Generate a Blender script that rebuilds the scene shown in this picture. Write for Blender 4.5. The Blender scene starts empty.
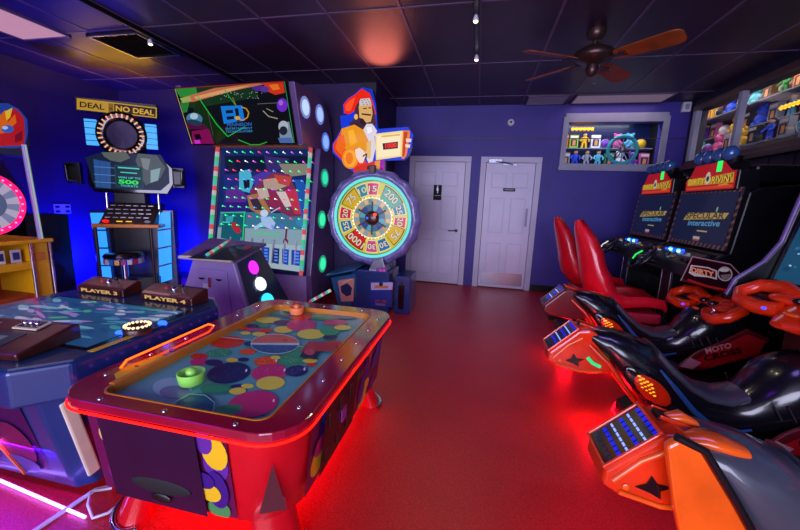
import bpy, math, random
from mathutils import Vector, Matrix
random.seed(7)
C = bpy.context.scene.collection
PI = math.pi
# ---------------------------------------------------------------- camera model
W, HH, F = 800, 530, 355.0
EYE = Vector((0, 0, 1.32))
def cam_axes(yaw=12, pitch=10, roll=2.2):
    y, p, r = [math.radians(a) for a in (yaw, pitch, roll)]
    f = Vector((-math.sin(y)*math.cos(p), math.cos(y)*math.cos(p), -math.sin(p)))
    rt = f.cross(Vector((0, 0, 1))).normalized()
    up = rt.cross(f)
    return f, math.cos(r)*rt+math.sin(r)*up, -math.sin(r)*rt+math.cos(r)*up
FW, RT, UP = cam_axes()
def ray(px, py):
    return FW*F+RT*(px-W/2)-UP*(py-HH/2)
def hit(px, py, p0, n):                      # where the line of sight meets a plane of the place
    d = ray(px, py)
    return EYE+d*((p0-EYE).dot(n)/d.dot(n))
def onx(px, py, x): return hit(px, py, Vector((x, 0, 0)), Vector((1, 0, 0)))
def ony(px, py, y): return hit(px, py, Vector((0, y, 0)), Vector((0, 1, 0)))
def onz(px, py, z): return hit(px, py, Vector((0, 0, z)), Vector((0, 0, 1)))
cd = bpy.data.cameras.new('camera'); cam = bpy.data.objects.new('camera', cd); C.objects.link(cam)
cd.sensor_width = 36; cd.lens = F*36/W; cd.clip_start = 0.02
m = Matrix((RT, UP, -FW)).transposed().to_4x4(); m.translation = EYE
cam.matrix_world = m
bpy.context.scene.camera = cam
# ---------------------------------------------------------------- materials
def lin(c):
    if isinstance(c, str):
        c = c.lstrip('#'); c = [int(c[i:i+2], 16)/255 for i in (0, 2, 4)]
    return tuple(x/12.92 if x <= .04045 else ((x+.055)/1.055)**2.4 for x in c)
M = {}
def mat(name, col, rough=.5, metal=0, noise=.12, scale=6, bump=0, coat=0, emit=None, es=0, trans=0, bscale=None, alpha=1):
    m = bpy.data.materials.new(name); m.use_nodes = True; nt = m.node_tree; b = nt.nodes['Principled BSDF']
    c = lin(col)
    tc = nt.nodes.new('ShaderNodeTexCoord'); nz = nt.nodes.new('ShaderNodeTexNoise'); nz.inputs['Scale'].default_value = scale
    nz.inputs['Detail'].default_value = 4
    nt.links.new(tc.outputs['Object'], nz.inputs['Vector'])
    rp = nt.nodes.new('ShaderNodeValToRGB')
    rp.color_ramp.elements[0].color = tuple(x*(1-noise) for x in c)+(1,)
    rp.color_ramp.elements[1].color = tuple(min(1, x*(1+noise)) for x in c)+(1,)
    rp.color_ramp.elements[0].position = .3; rp.color_ramp.elements[1].position = .7
    nt.links.new(nz.outputs['Fac'], rp.inputs['Fac']); nt.links.new(rp.outputs['Color'], b.inputs['Base Color'])
    b.inputs['Roughness'].default_value = rough; b.inputs['Metallic'].default_value = metal
    if coat: b.inputs['Coat Weight'].default_value = coat; b.inputs['Coat Roughness'].default_value = .08
    if bump:
        n2 = nt.nodes.new('ShaderNodeTexNoise'); n2.inputs['Scale'].default_value = bscale or scale*12
        nt.links.new(tc.outputs['Object'], n2.inputs['Vector'])
        bp = nt.nodes.new('ShaderNodeBump'); bp.inputs['Strength'].default_value = bump; bp.inputs['Distance'].default_value = .004
        nt.links.new(n2.outputs['Fac'], bp.inputs['Height']); nt.links.new(bp.outputs['Normal'], b.inputs['Normal'])
    if emit: b.inputs['Emission Color'].default_value = lin(emit)+(1,); b.inputs['Emission Strength'].default_value = es
    if trans: b.inputs['Transmission Weight'].default_value = trans; b.inputs['IOR'].default_value = 1.45
    M[name] = m; return m
def attr_mat(name, rough=.4, es=0, coat=0, base=1.0):       # printed or lit artwork: colour comes with the art
    m = bpy.data.materials.new(name); m.use_nodes = True; nt = m.node_tree; b = nt.nodes['Principled BSDF']
    a = nt.nodes.new('ShaderNodeAttribute'); a.attribute_name = 'Col'
    mx = nt.nodes.new('ShaderNodeVectorMath'); mx.operation = 'SCALE'; mx.inputs['Scale'].default_value = base
    nt.links.new(a.outputs['Color'], mx.inputs[0]); nt.links.new(mx.outputs[0], b.inputs['Base Color'])
    b.inputs['Roughness'].default_value = rough
    if coat: b.inputs['Coat Weight'].default_value = coat; b.inputs['Coat Roughness'].default_value = .06
    if es: b.inputs['Specular IOR Level'].default_value = .15; nt.links.new(a.outputs['Color'], b.inputs['Emission Color']); b.inputs['Emission Strength'].default_value = es
    M[name] = m
attr_mat('print', .35, 0, .3); attr_mat('print_matte', .7)
attr_mat('lit', .3, .55, .2, .3); attr_mat('lit_screen', .35, .8, 0, .06); attr_mat('lit_bright', .3, 1.6, 0, .2); attr_mat('led', .4, 5, 0, .3); attr_mat('led_strong', .4, 11, 0, .3)
attr_mat('led_rim', .4, 3.2, 0, .3); attr_mat('lit_dim', .25, .22, .3, .5); attr_mat('lit_mid', .25, .85, .2, .3); attr_mat('print_play', .3, 0, .2); attr_mat('lit_table', .3, .75, .2, .15)
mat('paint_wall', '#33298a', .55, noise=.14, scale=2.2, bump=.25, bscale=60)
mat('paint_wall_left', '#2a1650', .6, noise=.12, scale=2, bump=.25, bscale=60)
mat('dark_panel_wall', '#17142c', .5, noise=.1, scale=3)
mat('ceiling_tile', '#30203a', .42, noise=.3, scale=1.1, bump=.5, bscale=90)
mat('ceiling_grid', '#5d4a6e', .4, noise=.1)
mat('white_paint', '#b9b6cf', .4, noise=.05, scale=3)
mat('door_paint', '#c4c2dc', .35, noise=.05, scale=3)
mat('frame_wood', '#8b8fa6', .45, noise=.1, scale=4)
mat('dark_wood', '#4a3032', .45, noise=.25, scale=5)
mat('black', '#0b0b10', .35, noise=.2)
mat('black_gloss', '#08080f', .14, noise=.2, coat=.4)
mat('black_matte', '#0c0b12', .75, noise=.2)
mat('navy', '#0d1c4a', .3, coat=.3)
mat('blue_body', '#0e2f6c', .3, noise=.12, scale=3, coat=.4)
mat('teal_top', '#0a3656', .28, noise=.12, scale=3, coat=.5)
mat('chrome', '#cfd2dc', .12, 1, noise=.04)
mat('steel', '#8a8d99', .32, 1, noise=.08)
mat('bronze', '#4b3836', .32, .7, noise=.15)
mat('fan_blade', '#8a3f12', .4, noise=.35, scale=9, coat=.3)
mat('maroon', '#8c0e2e', .16, noise=.15, scale=4, coat=.8)
mat('red_plastic', '#c8101f', .22, noise=.08, coat=.6)
mat('red_vinyl', '#d01226', .28, noise=.1, coat=.35)
mat('red_pad', '#a3122e', .4, noise=.12, coat=.2)
mat('dark_red', '#5c0d1c', .35, coat=.3)
mat('navy_panel', '#1a1030', .3, noise=.15, coat=.4)
mat('orange', '#e85a12', .24, noise=.15, scale=10, coat=.6)
mat('orange_red', '#d8300c', .22, noise=.15, scale=10, coat=.6)
mat('yellow', '#e0a210', .35, noise=.1, coat=.2)
mat('amber', '#c8761a', .3, coat=.5)
mat('brown_orange', '#9c3c10', .5, noise=.15)
mat('pirate_wood', '#3e140c', .32, noise=.35, scale=14, bump=.3, coat=.5)
mat('lavender', '#9a86c0', .4, noise=.1, coat=.2)
mat('purple_body', '#604a80', .35, noise=.1, coat=.3)
mat('ring_purple', '#6f6aa6', .3, noise=.25, scale=9, coat=.4)
mat('cream', '#cfc7b4', .4)
mat('bike_black', '#0e1018', .22, noise=.15, coat=.55)
mat('bike_grey', '#3c3f4b', .3, noise=.1, coat=.6)
mat('highlight_blue', '#1b4f86', .2, coat=.7)  # blue of the highlight along the bike's side ridge
mat('lime', '#8fdc5a', .3, noise=.1, emit='#6fbf3a', es=.05)
mat('coral', '#ff8a52', .3, noise=.08)
mat('white_plastic', '#c9c9d6', .35)
mat('cable_white', '#c4bfe0', .4)
mat('blue_dome', '#2a5790', .15, noise=.15, coat=.9)
mat('teal_bin', '#1c5f8c', .3, coat=.5)
mat('glass', '#ffffff', .02, noise=0, trans=1)
def clear_glass():
    m = bpy.data.materials.new('pane_glass'); m.use_nodes = True; nt = m.node_tree; nt.nodes.remove(nt.nodes['Principled BSDF'])
    out = nt.nodes['Material Output']; t = nt.nodes.new('ShaderNodeBsdfTransparent'); g = nt.nodes.new('ShaderNodeBsdfGlossy')
    g.inputs['Roughness'].default_value = .03; lw = nt.nodes.new('ShaderNodeLayerWeight'); lw.inputs['Blend'].default_value = .5; f = nt.nodes.new('ShaderNodeMath'); f.operation = 'POWER'; f.inputs[1].default_value = 5; nt.links.new(lw.outputs['Facing'], f.inputs[0])
    mx = nt.nodes.new('ShaderNodeMixShader')
    nt.links.new(f.outputs[0], mx.inputs[0]); nt.links.new(t.outputs[0], mx.inputs[1]); nt.links.new(g.outputs[0], mx.inputs[2]); nt.links.new(mx.outputs[0], out.inputs[0])
    M['pane_glass'] = m
clear_glass()
def floor_mat():
    m = mat('floor_vinyl', '#b4181e', .38, noise=.1, scale=2.5, bump=.35, bscale=160); nt = m.node_tree; b = nt.nodes['Principled BSDF']
    vo = nt.nodes.new('ShaderNodeTexNoise'); vo.inputs['Scale'].default_value = 130; vo.inputs['Detail'].default_value = 2
    tc = [n for n in nt.nodes if n.type == 'TEX_COORD'][0]; nt.links.new(tc.outputs['Object'], vo.inputs['Vector'])
    r = nt.nodes.new('ShaderNodeValToRGB'); r.color_ramp.elements[0].position = .42; r.color_ramp.elements[1].position = .62
    r.color_ramp.elements[0].color = (.75, .62, .62, 1); r.color_ramp.elements[1].color = (1.15, 1.12, 1.12, 1)
    mx = nt.nodes.new('ShaderNodeMix'); mx.data_type = 'RGBA'; mx.blend_type = 'MULTIPLY'; mx.inputs['Factor'].default_value = 1
    src = b.inputs['Base Color'].links[0].from_socket
    nt.links.new(vo.outputs['Fac'], r.inputs['Fac']); nt.links.new(src, mx.inputs['A']); nt.links.new(r.outputs['Color'], mx.inputs['B'])
    nt.links.new(mx.outputs['Result'], b.inputs['Base Color'])
floor_mat()
# ---------------------------------------------------------------- mesh building
GLYPH = {}
def glyphs(txt, bold=.0):
    k = (txt, bold)
    if k not in GLYPH:
        cu = bpy.data.curves.new('t', 'FONT'); cu.body = txt; cu.offset = bold; cu.resolution_u = 3
        ob = bpy.data.objects.new('t', cu); C.objects.link(ob)
        dg = bpy.context.evaluated_depsgraph_get(); me = ob.evaluated_get(dg).to_mesh()
        vs = [(v.co.x, v.co.y) for v in me.vertices]; fs = [tuple(p.vertices) for p in me.polygons]
        ob.evaluated_get(dg).to_mesh_clear(); bpy.data.objects.remove(ob); bpy.data.curves.remove(cu)
        GLYPH[k] = (vs, fs)
    return GLYPH[k]
class MB:
    def __init__(s): s.v = []; s.f = []; s.m = []; s.c = []; s.names = []; s.sm = []
    def mi(s, n):
        if n not in s.names: s.names.append(n)
        return s.names.index(n)
    def add(s, vs, fs, m, col=None, smooth=False):
        o = len(s.v); s.v += [Vector(v) for v in vs]; i = s.mi(m); c = lin(col) if col else (1, 1, 1)
        for f in fs: s.f.append([a+o for a in f]); s.m.append(i); s.c.append(c); s.sm.append(smooth)
        return s
    def box(s, c, d, m, col=None, rz=0, taper=1, R=None):
        c = Vector(c); R = R or Matrix.Rotation(rz, 3, 'Z'); vs = []
        for z in (-1, 1):
            k = taper if z > 0 else 1
            for x, y in ((-1, -1), (1, -1), (1, 1), (-1, 1)): vs.append(c+R @ Vector((x*d[0]/2*k, y*d[1]/2*k, z*d[2]/2)))
        return s.add(vs, [(0, 3, 2, 1), (4, 5, 6, 7), (0, 1, 5, 4), (1, 2, 6, 5), (2, 3, 7, 6), (3, 0, 4, 7)], m, col)
    def bb(s, x0, x1, y0, y1, z0, z1, m, col=None): return s.box(((x0+x1)/2, (y0+y1)/2, (z0+z1)/2), (abs(x1-x0), abs(y1-y0), abs(z1-z0)), m, col)
    def ext(s, pts, d, m, col=None):                       # polygon of 3D points pushed along vector d
        n = len(pts); d = Vector(d); vs = [Vector(p) for p in pts]+[Vector(p)+d for p in pts]
        a = Vector((0, 0, 0))
        for i in range(n): a += Vector(pts[i]).cross(Vector(pts[(i+1) % n]))
        flip = a.dot(d) > 0
        fs = [list(range(n)), list(range(2*n-1, n-1, -1))]+[(i, i+n, (i+1) % n+n, (i+1) % n) for i in range(n)]
        if flip: fs = [list(reversed(f)) for f in fs]
        return s.add(vs, fs, m, col)
    def prism(s, pts, ax, a, b, m, col=None):
        f = {'x': lambda p, t: (t, p[0], p[1]), 'y': lambda p, t: (p[0], t, p[1]), 'z': lambda p, t: (p[0], p[1], t)}[ax]
        d = Vector(f((0, 0), b-a)); return s.ext([f(p, a) for p in pts], d, m, col)
    def loft(s, rings, m, col=None, cap=True, smooth=True, closed=True):
        n = len(rings[0]); vs = [p for r in rings for p in r]; fs = []
        for k in range(len(rings)-1):
            for i in range(n if closed else n-1):
                j = (i+1) % n; fs.append((k*n+i, k*n+j, (k+1)*n+j, (k+1)*n+i))
        s.add(vs, fs, m, col, smooth)
        if cap: s.add(rings[0], [list(range(n-1, -1, -1))], m, col); s.add(rings[-1], [list(range(n))], m, col)
        return s
    def tube(s, path, r, m, col=None, n=8, closed=False):
        P = [Vector(p) for p in path]; L = len(P); rings = []; prev = None
        for i, p in enumerate(P):
            if closed: t = (P[(i+1) % L]-P[i-1])
            else: t = P[min(i+1, L-1)]-P[max(i-1, 0)]
            t.normalize()
            if prev is None: u = t.orthogonal().normalized()
            else: u = (prev-t*prev.dot(t)).normalized()
            prev = u; w = t.cross(u); rr = r[i] if isinstance(r, (list, tuple)) else r
            rings.append([p+(u*math.cos(2*PI*k/n)+w*math.sin(2*PI*k/n))*rr for k in range(n)])
        if closed:
            # re-join the last ring to the first by nearest offset
            last, first = rings[-1], rings[0]
            off = min(range(n), key=lambda o: (last[0]-first[o]).length)
            rings.append([first[(k+off) % n] for k in range(n)])
            return s.loft(rings, m, col, cap=False)
        return s.loft(rings, m, col)
    def bar(s, a, b, w, h, m, col=None, up=(0, 0, 1)):
        a = Vector(a); b = Vector(b); t = (b-a); L = t.length; t.normalize(); x = t.cross(Vector(up)).normalized(); z = x.cross(t)
        R = Matrix((x, t, z)).transposed(); return s.box((a+b)/2, (w, L, h), m, col, R=R)
    def lathe(s, prof, c, m, col=None, ax='z', n=24, smooth=True, R=None):
        c = Vector(c); R = R or {'z': Matrix.Identity(3), 'y': Matrix.Rotation(PI/2, 3, 'X'), 'x': Matrix.Rotation(PI/2, 3, 'Y')}[ax]
        rings = [[c+R @ Vector((max(r, 1e-4)*math.cos(2*PI*k/n), max(r, 1e-4)*math.sin(2*PI*k/n), h)) for k in range(n)] for r, h in prof]
        return s.loft(rings, m, col, smooth=smooth)
    def ball(s, c, r, m, col=None, n=16, k=10, R=None):
        c = Vector(c); R = R or Matrix.Identity(3); r = (r, r, r) if not isinstance(r, (tuple, list)) else r
        rings = []
        for a in range(k+1):
            t = -PI/2+PI*a/k; q = max(math.cos(t), 1e-3)
            rings.append([c+R @ Vector((r[0]*q*math.cos(2*PI*b/n), r[1]*q*math.sin(2*PI*b/n), r[2]*math.sin(t))) for b in range(n)])
        return s.loft(rings, m, col)
    def torus(s, c, R1, r, m, col=None, n=48, k=8, U=(1, 0, 0), V=(0, 0, 1)):
        U = Vector(U); V = Vector(V); return s.tube([Vector(c)+(U*math.cos(2*PI*i/n)+V*math.sin(2*PI*i/n))*R1 for i in range(n)], r, m, col, k, True)
    def items(s, name, parent, fs):                          # repeat: each piece its own part
        for f in fs: b = MB(); f(b); b.build(name, parent)
    def build(s, name, parent=None, bevel=0, seg=2, weld=False):
        root = parent
        while root is not None and root.parent is not None: root = root.parent
        inv = root.matrix_basis.inverted() if root is not None else Matrix.Identity(4)
        org = Vector((0, 0, 0))
        if root is None:
            lo = [min(v[i] for v in s.v) for i in range(3)]; hi = [max(v[i] for v in s.v) for i in range(3)]
            org = Vector(((lo[0]+hi[0])/2, (lo[1]+hi[1])/2, lo[2]))
        me = bpy.data.meshes.new(name)
        me.from_pydata([tuple(inv @ v-org) for v in s.v], [], s.f)
        for n in s.names: me.materials.append(M[n])
        me.polygons.foreach_set('material_index', s.m); me.polygons.foreach_set('use_smooth', s.sm)
        at = me.color_attributes.new('Col', 'FLOAT_COLOR', 'CORNER'); buf = []
        for p, c in zip(me.polygons, s.c): buf += list(c+(1.0,))*p.loop_total
        at.data.foreach_set('color', buf)
        me.update()
        o = bpy.data.objects.new(name, me); C.objects.link(o); o.location = org
        if parent is not None: o.parent = parent
        if bevel:
            b = o.modifiers.new('b', 'BEVEL'); b.width = bevel; b.segments = seg; b.limit_method = 'ANGLE'; b.angle_limit = math.radians(32)
        return o
def tag(o, label=None, cat=None, group=None, kind=None):
    if label: o['label'] = label
    if cat: o['category'] = cat
    if group: o['group'] = group
    if kind: o['kind'] = kind
    return o
def thing(name, loc, label, cat, rz=0, group=None):
    o = bpy.data.objects.new(name, None); C.objects.link(o); o.location = loc; o.rotation_euler = (0, 0, rz); o.empty_display_size = .1
    o.matrix_basis = Matrix.Translation(Vector(loc)) @ Matrix.Rotation(rz, 4, 'Z')
    return tag(o, label, cat, group)
def struct(mb, name, parent=None, bevel=0):
    o = mb.build(name, parent, bevel)
    if parent is None: o['kind'] = 'structure'
    return o
def kids(o): return [c for c in bpy.data.objects if c.parent is o]
def copy_tree(o, parent=None):
    c = o.copy(); C.objects.link(c)
    if parent is not None: c.parent = parent
    for ch in kids(o): copy_tree(ch, c)
    return c
class Art:                                                   # flat artwork on a real surface: plane p0, normal n (towards the room)
    def __init__(s, mb, p0, n, m, crop=(0, 0, 1), step=.0003, clip=None): s.step = step; s.clip = clip; s.mb = mb; s.p0 = Vector(p0); s.n = Vector(n).normalized(); s.m = m; s.crop = crop; s.k = 0
    def P(s, x, y, lift=None):
        ox, oy, sc = s.crop; n = s.n
        return hit(ox+x/sc, oy+y/sc, s.p0+n*(s.k*s.step if lift is None else lift), n)
    def poly(s, pts, col, m=None, crop=None):
        s.k += 1; q = [s.P(x, y) for x, y in pts]; a = Vector((0, 0, 0))
        if s.clip:
            for ax, lim, sg in ((0, s.clip[0], 1), (0, s.clip[1], -1), (1, s.clip[2], 1), (1, s.clip[3], -1)):
                o = []
                for i in range(len(q)):
                    p_, n_ = q[i], q[(i+1) % len(q)]; dp, dn = (p_[ax]-lim)*sg, (n_[ax]-lim)*sg
                    if dp >= 0: o.append(p_)
                    if dp*dn < 0: o.append(p_.lerp(n_, dp/(dp-dn)))
                q = o
                if len(q) < 3: return s
        for i in range(len(q)): a += (q[i]-q[0]).cross(q[(i+1) % len(q)]-q[0])
        if a.dot(s.n) < 0: q.reverse()
        s.mb.add(q, [list(range(len(q)))], m or s.m, col); return s
    def ell(s, cx, cy, rx, ry, col, rot=0, m=None, n=20):
        a = math.radians(rot); s.poly([(cx+rx*math.cos(t)*math.cos(a)-ry*math.sin(t)*math.sin(a), cy+rx*math.cos(t)*math.sin(a)+ry*math.sin(t)*math.cos(a)) for t in [2*PI*i/n for i in range(n)]], col, m); return s
    def line(s, pts, w, col, m=None):
        for (x0, y0), (x1, y1) in zip(pts, pts[1:]):
            L = math.hypot(x1-x0, y1-y0) or 1; a, b = -(y1-y0)/L*w/2, (x1-x0)/L*w/2
            s.poly([(x0+a, y0+b), (x1+a, y1+b), (x1-a, y1-b), (x0-a, y0-b)], col, m)
        return s
    def text(s, txt, a, b, hgt, col, bold=.0, m=None, up=None):      # a -> b: baseline; hgt: letter height in crop units
        s.k += 1; vs, fs = glyphs(txt, bold); A = s.P(*a); B = s.P(*b); u = (B-A); wd = u.length
        x0 = min(v[0] for v in vs); x1 = max(v[0] for v in vs); y1 = max(v[1] for v in vs); y0 = min(0, min(v[1] for v in vs))
        Up = s.P(a[0], a[1]-hgt)-A if up is None else s.P(*up)-A
        s.mb.add([A+u*((x-x0)/(x1-x0))+Up*((y-y0)/(y1-y0)) for x, y in vs], [f for f in fs], m or s.m, col)
        return s
def flat_text(mb, txt, A, u, v, w, h, m, col=None, bold=0.0):          # text spanning vector u*w by v*h from corner A
    vs, fs = glyphs(txt, bold); A = Vector(A); u = Vector(u); v = Vector(v)
    x0 = min(p[0] for p in vs); x1 = max(p[0] for p in vs); y1 = max(p[1] for p in vs); y0 = min(0, min(p[1] for p in vs))
    mb.add([A+u*(w*(x-x0)/(x1-x0))+v*(h*(y-y0)/(y1-y0)) for x, y in vs], fs, m, col)
def lamp(name, kind, loc, col, power, size=.2, rot=None, parent=None, sy=None, spot=None, shape=None):
    l = bpy.data.lights.new(name, kind); l.color = lin(col); l.energy = power
    if kind == 'AREA':
        l.size = size
        if sy: l.shape = 'RECTANGLE'; l.size_y = sy
    else: l.shadow_soft_size = size
    if kind == 'SPOT': l.spot_size = math.radians(spot or 80); l.spot_blend = .7
    o = bpy.data.objects.new(name, l); C.objects.link(o); o.location = loc
    if rot: o.rotation_euler = [math.radians(a) for a in rot]
    return o
# ================================================================ THE ROOM
XR, XL, YB, YJ, XJ, YF, ZC = 2.75, -5.5, 5.9, 4.72, -1.41, -3.2, 2.83
b = MB().bb(XL, XR, YF, YB, -.06, 0, 'floor_vinyl'); struct(b, 'floor')
# ceiling: dropped tiles with a grid of T-bars, a recess of lighter diffuser panels
b = MB().bb(XL-.1, XR+.1, YF-.1, YB+.1, ZC, ZC+.08, 'ceiling_tile')
gx = .51
while gx > XL: gx -= .615
while gx < XR:
    if gx > XL: b.bb(gx-.011, gx+.011, YF, YB, ZC-.006, ZC, 'ceiling_grid')
    gx += .615
gy = 3.02
while gy > YF: gy -= 1.21
while gy < YB:
    if gy > YF: b.bb(XL, XR, gy-.009, gy+.009, ZC-.005, ZC, 'ceiling_grid')
    gy += 1.21
struct(b, 'ceiling')
# right wall with the wide display window opening
def holed(mb, ax, a, b_, lo, hi, z0, z1, hl, hh, hz0, hz1, m):   # wall along an axis with one opening
    def q(u0, u1, w0, w1):
        if ax == 'x': mb.bb(a, b_, u0, u1, w0, w1, m)
        else: mb.bb(u0, u1, a, b_, w0, w1, m)
    q(lo, hl, z0, z1); q(hh, hi, z0, z1); q(hl, hh, z0, hz0); q(hl, hh, hz1, z1)
RW = (2.35, 5.72, 2.02, 2.66)
b = MB(); holed(b, 'x', XR, XR+.12, YF, YB, 0, ZC, *RW, 'dark_panel_wall')
for k in range(30):
    y = -2.9+k*.3; b.bb(XR-.004, XR, y, y+.012, .1, 1.93, 'black_matte')
b.bb(XR-.012, XR, YF, YB, 1.90, 1.96, 'dark_wood')
struct(b, 'wall_right')
BW = (1.20, 2.43, 1.985, 2.57)
b = MB(); holed(b, 'y', YB, YB+.12, XJ-.1, XR, 0, ZC, *BW, 'paint_wall')
b.bb(XJ, XR, YB-.006, YB, 2.34, 2.352, 'ceiling_tile')
struct(b, 'wall_back')
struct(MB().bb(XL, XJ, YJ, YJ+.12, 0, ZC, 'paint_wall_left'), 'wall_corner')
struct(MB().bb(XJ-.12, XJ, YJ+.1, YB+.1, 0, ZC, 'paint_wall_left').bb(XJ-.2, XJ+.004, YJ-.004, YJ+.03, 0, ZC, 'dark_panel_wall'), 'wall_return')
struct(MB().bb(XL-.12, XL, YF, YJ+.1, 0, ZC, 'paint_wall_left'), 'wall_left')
# front wall with the shop windows, behind the viewer
b = MB(); holed(b, 'y', YF-.12, YF, XL, XR, 0, ZC, -3.6, 2.3, .5, 2.45, 'dark_panel_wall'); struct(b, 'wall_front')
b = MB()
for x in (-3.6, -2.15, -.7, .75, 2.24): b.bb(x, x+.06, YF-.1, YF-.02, .5, 2.45, 'frame_wood')
b.bb(-3.6, 2.3, YF-.1, YF-.02, .5, .56, 'frame_wood').bb(-3.6, 2.3, YF-.1, YF-.02, 2.39, 2.45, 'frame_wood')
wf = struct(b, 'window_3'); struct(MB().bb(-3.6, 2.3, YF-.065, YF-.055, .5, 2.45, 'pane_glass'), 'window_pane', wf)
# baseboards
struct(MB().bb(.9, XR, YB-.015, YB, 0, .1, 'black').bb(XJ, -1.17, YB-.015, YB, 0, .1, 'black'), 'baseboard_back')
struct(MB().bb(XL, XJ, YJ-.015, YJ, 0, .1, 'black'), 'baseboard_corner')
# ---- doors
def door(name, x0, x1, zt=1.985):
    y = YB; t = .085
    f = MB().bb(x0-t, x0, y-.035, y, 0, zt, 'white_paint').bb(x1, x1+t, y-.035, y, 0, zt, 'white_paint').bb(x0-t, x1+t, y-.035, y, zt, zt+t, 'white_paint')
    f.bb(x0+.001, x1-.001, y-.01, y-.001, 0, zt-.001, 'black')
    d = MB().bb(x0+.006, x1-.006, y-.03, y-.012, .015, zt-.006, 'door_paint'); w = x1-x0
    L = [(.13, .44), (.56, .87)]; Z = [(.16, .74), (.9, 1.45), (1.6, 1.83)]
    for a, c in L:
        for z0, z1 in Z:
            X0, X1 = x0+a*w, x0+c*w
            d.bb(X0, X1, y-.0315, y-.03, z0, z1, 'white_paint')
            d.box(((X0+X1)/2, y-.036, (z0+z1)/2), (X1-X0-.03, .010, z1-z0-.03), 'door_paint')
    o = struct(d, name, bevel=.003); struct(f, 'door_frame', o, bevel=.004); return o
d1 = door('door_1', -1.065, -.25)
h = MB(); h.lathe([(.028, 0), (.028, .012)], (-.335, YB-.032, .9), 'black', ax='y', n=16)
h.tube([(-.335, YB-.045, .9), (-.335, YB-.085, .9), (-.36, YB-.09, .9), (-.46, YB-.085, .895)], .009, 'black'); h.build('handle', d1)
s = MB().bb(-.735, -.605, YB-.046, YB-.04, 1.38, 1.62, 'black_matte'); a = Art(s, (0, YB-.0464, 0), (0, -1, 0), 'print', (400, 140, 3.3125))
a.ell(124.5, 153, 2.2, 2.2, '#e8e8f0').poly([(122, 157), (127, 157), (128, 168), (126, 168), (126, 176), (123, 176), (123, 168), (121, 168)], '#e8e8f0').poly([(115, 183), (135, 183), (135, 185), (115, 185)], '#a8a8b8'); s.build('restroom_sign', d1)
d2 = door('door_2', .065, .80)
s = MB().bb(.35, .53, YB-.046, YB-.04, 1.55, 1.60, 'black_matte'); s.bb(.37, .51, YB-.0475, YB-.046, 1.57, 1.58, 'print', '#9a9ab0'); s.build('name_plate', d2, .008)
MB().bb(.11, .755, YB-.043, YB-.039, .06, .26, 'steel').build('kick_plate', d2)
c_ = MB().box((.2, YB-.07, 2.0), (.2, .06, .06), 'steel').bar((.2, YB-.09, 1.99), (.36, YB-.16, 1.97), .02, .015, 'steel').bar((.36, YB-.16, 1.97), (.46, YB-.06, 1.95), .02, .015, 'steel').box((.42, YB-.05, 1.95), (.22, .02, .03), 'steel'); c_.build('door_closer', d2, .004)
MB().bb(.715, .745, YB-.05, YB-.04, 1.02, 1.3, 'frame_wood').build('push_plate', d2)
# ---- fixtures on walls / ceiling
t = thing('smoke_alarm', (.38, YB, 2.52), 'round white alarm with a dark centre on the back wall above the doors', 'alarm')
MB().lathe([(.052, 0), (.052, .02), (.035, .032)], (.38, YB-.001, 2.575), 'white_plastic', ax='y').build('cover', t)
MB().lathe([(.017, 0), (.017, .01)], (.38, YB-.031, 2.575), 'black', ax='y').build('sensor', t)
t = thing('alarm_beacon', (2.68, YB, 2.7), 'small white box high in the back right corner under the ceiling', 'alarm')
MB().box((2.67, YB-.03, 2.75), (.1, .06, .13), 'white_plastic').build('housing', t, .01); MB().box((2.67, YB-.063, 2.75), (.05, .01, .07), 'frame_wood').build('lens', t, .006)
p = onx(62, 209, XL)
t = thing('wall_outlet', (XL, p.y, p.z-.08), 'white double wall socket plate on the blue-lit left wall', 'outlet')
MB().box((XL+.006, p.y, p.z), (.012, .2, .13), 'white_plastic').build('plate', t, .004)
g = MB()
for q in (-.06, .06):
    for z in (-.03, .03): g.box((XL+.013, p.y+q, p.z+z), (.006, .05, .03), 'black')
g.build('socket', t)
# light panels and vent in the ceiling grid
def panel(x0, x1, y0, y1, lab, em, m='lit_dim', pw=0):
    t = thing('ceiling_light', ((x0+x1)/2, (y0+y1)/2, ZC-.02), lab, 'ceiling light', group='recessed ceiling light panels')
    f = MB(); w = .02
    for q in ((x0, x1, y0, y0+w), (x0, x1, y1-w, y1), (x0, x0+w, y0, y1), (x1-w, x1, y0, y1)): f.bb(*q, ZC-.02, ZC-.001, 'ceiling_grid')
    f.build('frame', t)
    MB().bb(x0+w, x1-w, y0+w, y1-w, ZC-.012, ZC-.004, m, em).build('diffuser', t)
    if pw: lamp('panel_lamp', 'AREA', ((x0+x1)/2, (y0+y1)/2, ZC-.03), em, pw, x1-x0-.06, (0, 0, 0), sy=y1-y0-.06)
panel(1.17, 2.36, 5.44, 5.86, 'wide pale light panel in the ceiling just before the back wall display window', '#b8a0a8', pw=6)
panel(.55, 1.1, 5.44, 5.86, 'short dim light panel in the ceiling above the right-hand door', '#6a5a78')
panel(-4.7, -4.08, 2.0, 3.07, 'pinkish light panel at the top left of the ceiling beside the air vent', '#f0b0b8', 'lit', pw=10)
t = thing('air_vent', (-3.57, 3.3, ZC-.03), 'dark slatted air vent with bright frame in the ceiling beside the left light panel', 'vent')
f = MB(); x0, x1, y0, y1 = -3.88, -3.28, 3.05, 3.6
for q in ((x0, x1, y0, y0+.03), (x0, x1, y1-.03, y1), (x0, x0+.03, y0, y1), (x1-.03, x1, y0, y1)): f.bb(*q, ZC-.03, ZC-.001, 'steel')
f.build('frame', t, .004)
f = MB().bb(x0+.02, x1-.02, y0+.02, y1-.02, ZC-.008, ZC-.002, 'black_matte')
for k in range(9): f.box((x0+.06+k*.06, (y0+y1)/2, ZC-.016), (.04, y1-y0-.06, .003), 'bronze', R=Matrix.Rotation(.5, 3, 'Y'))
f.build('slats', t)
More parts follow.
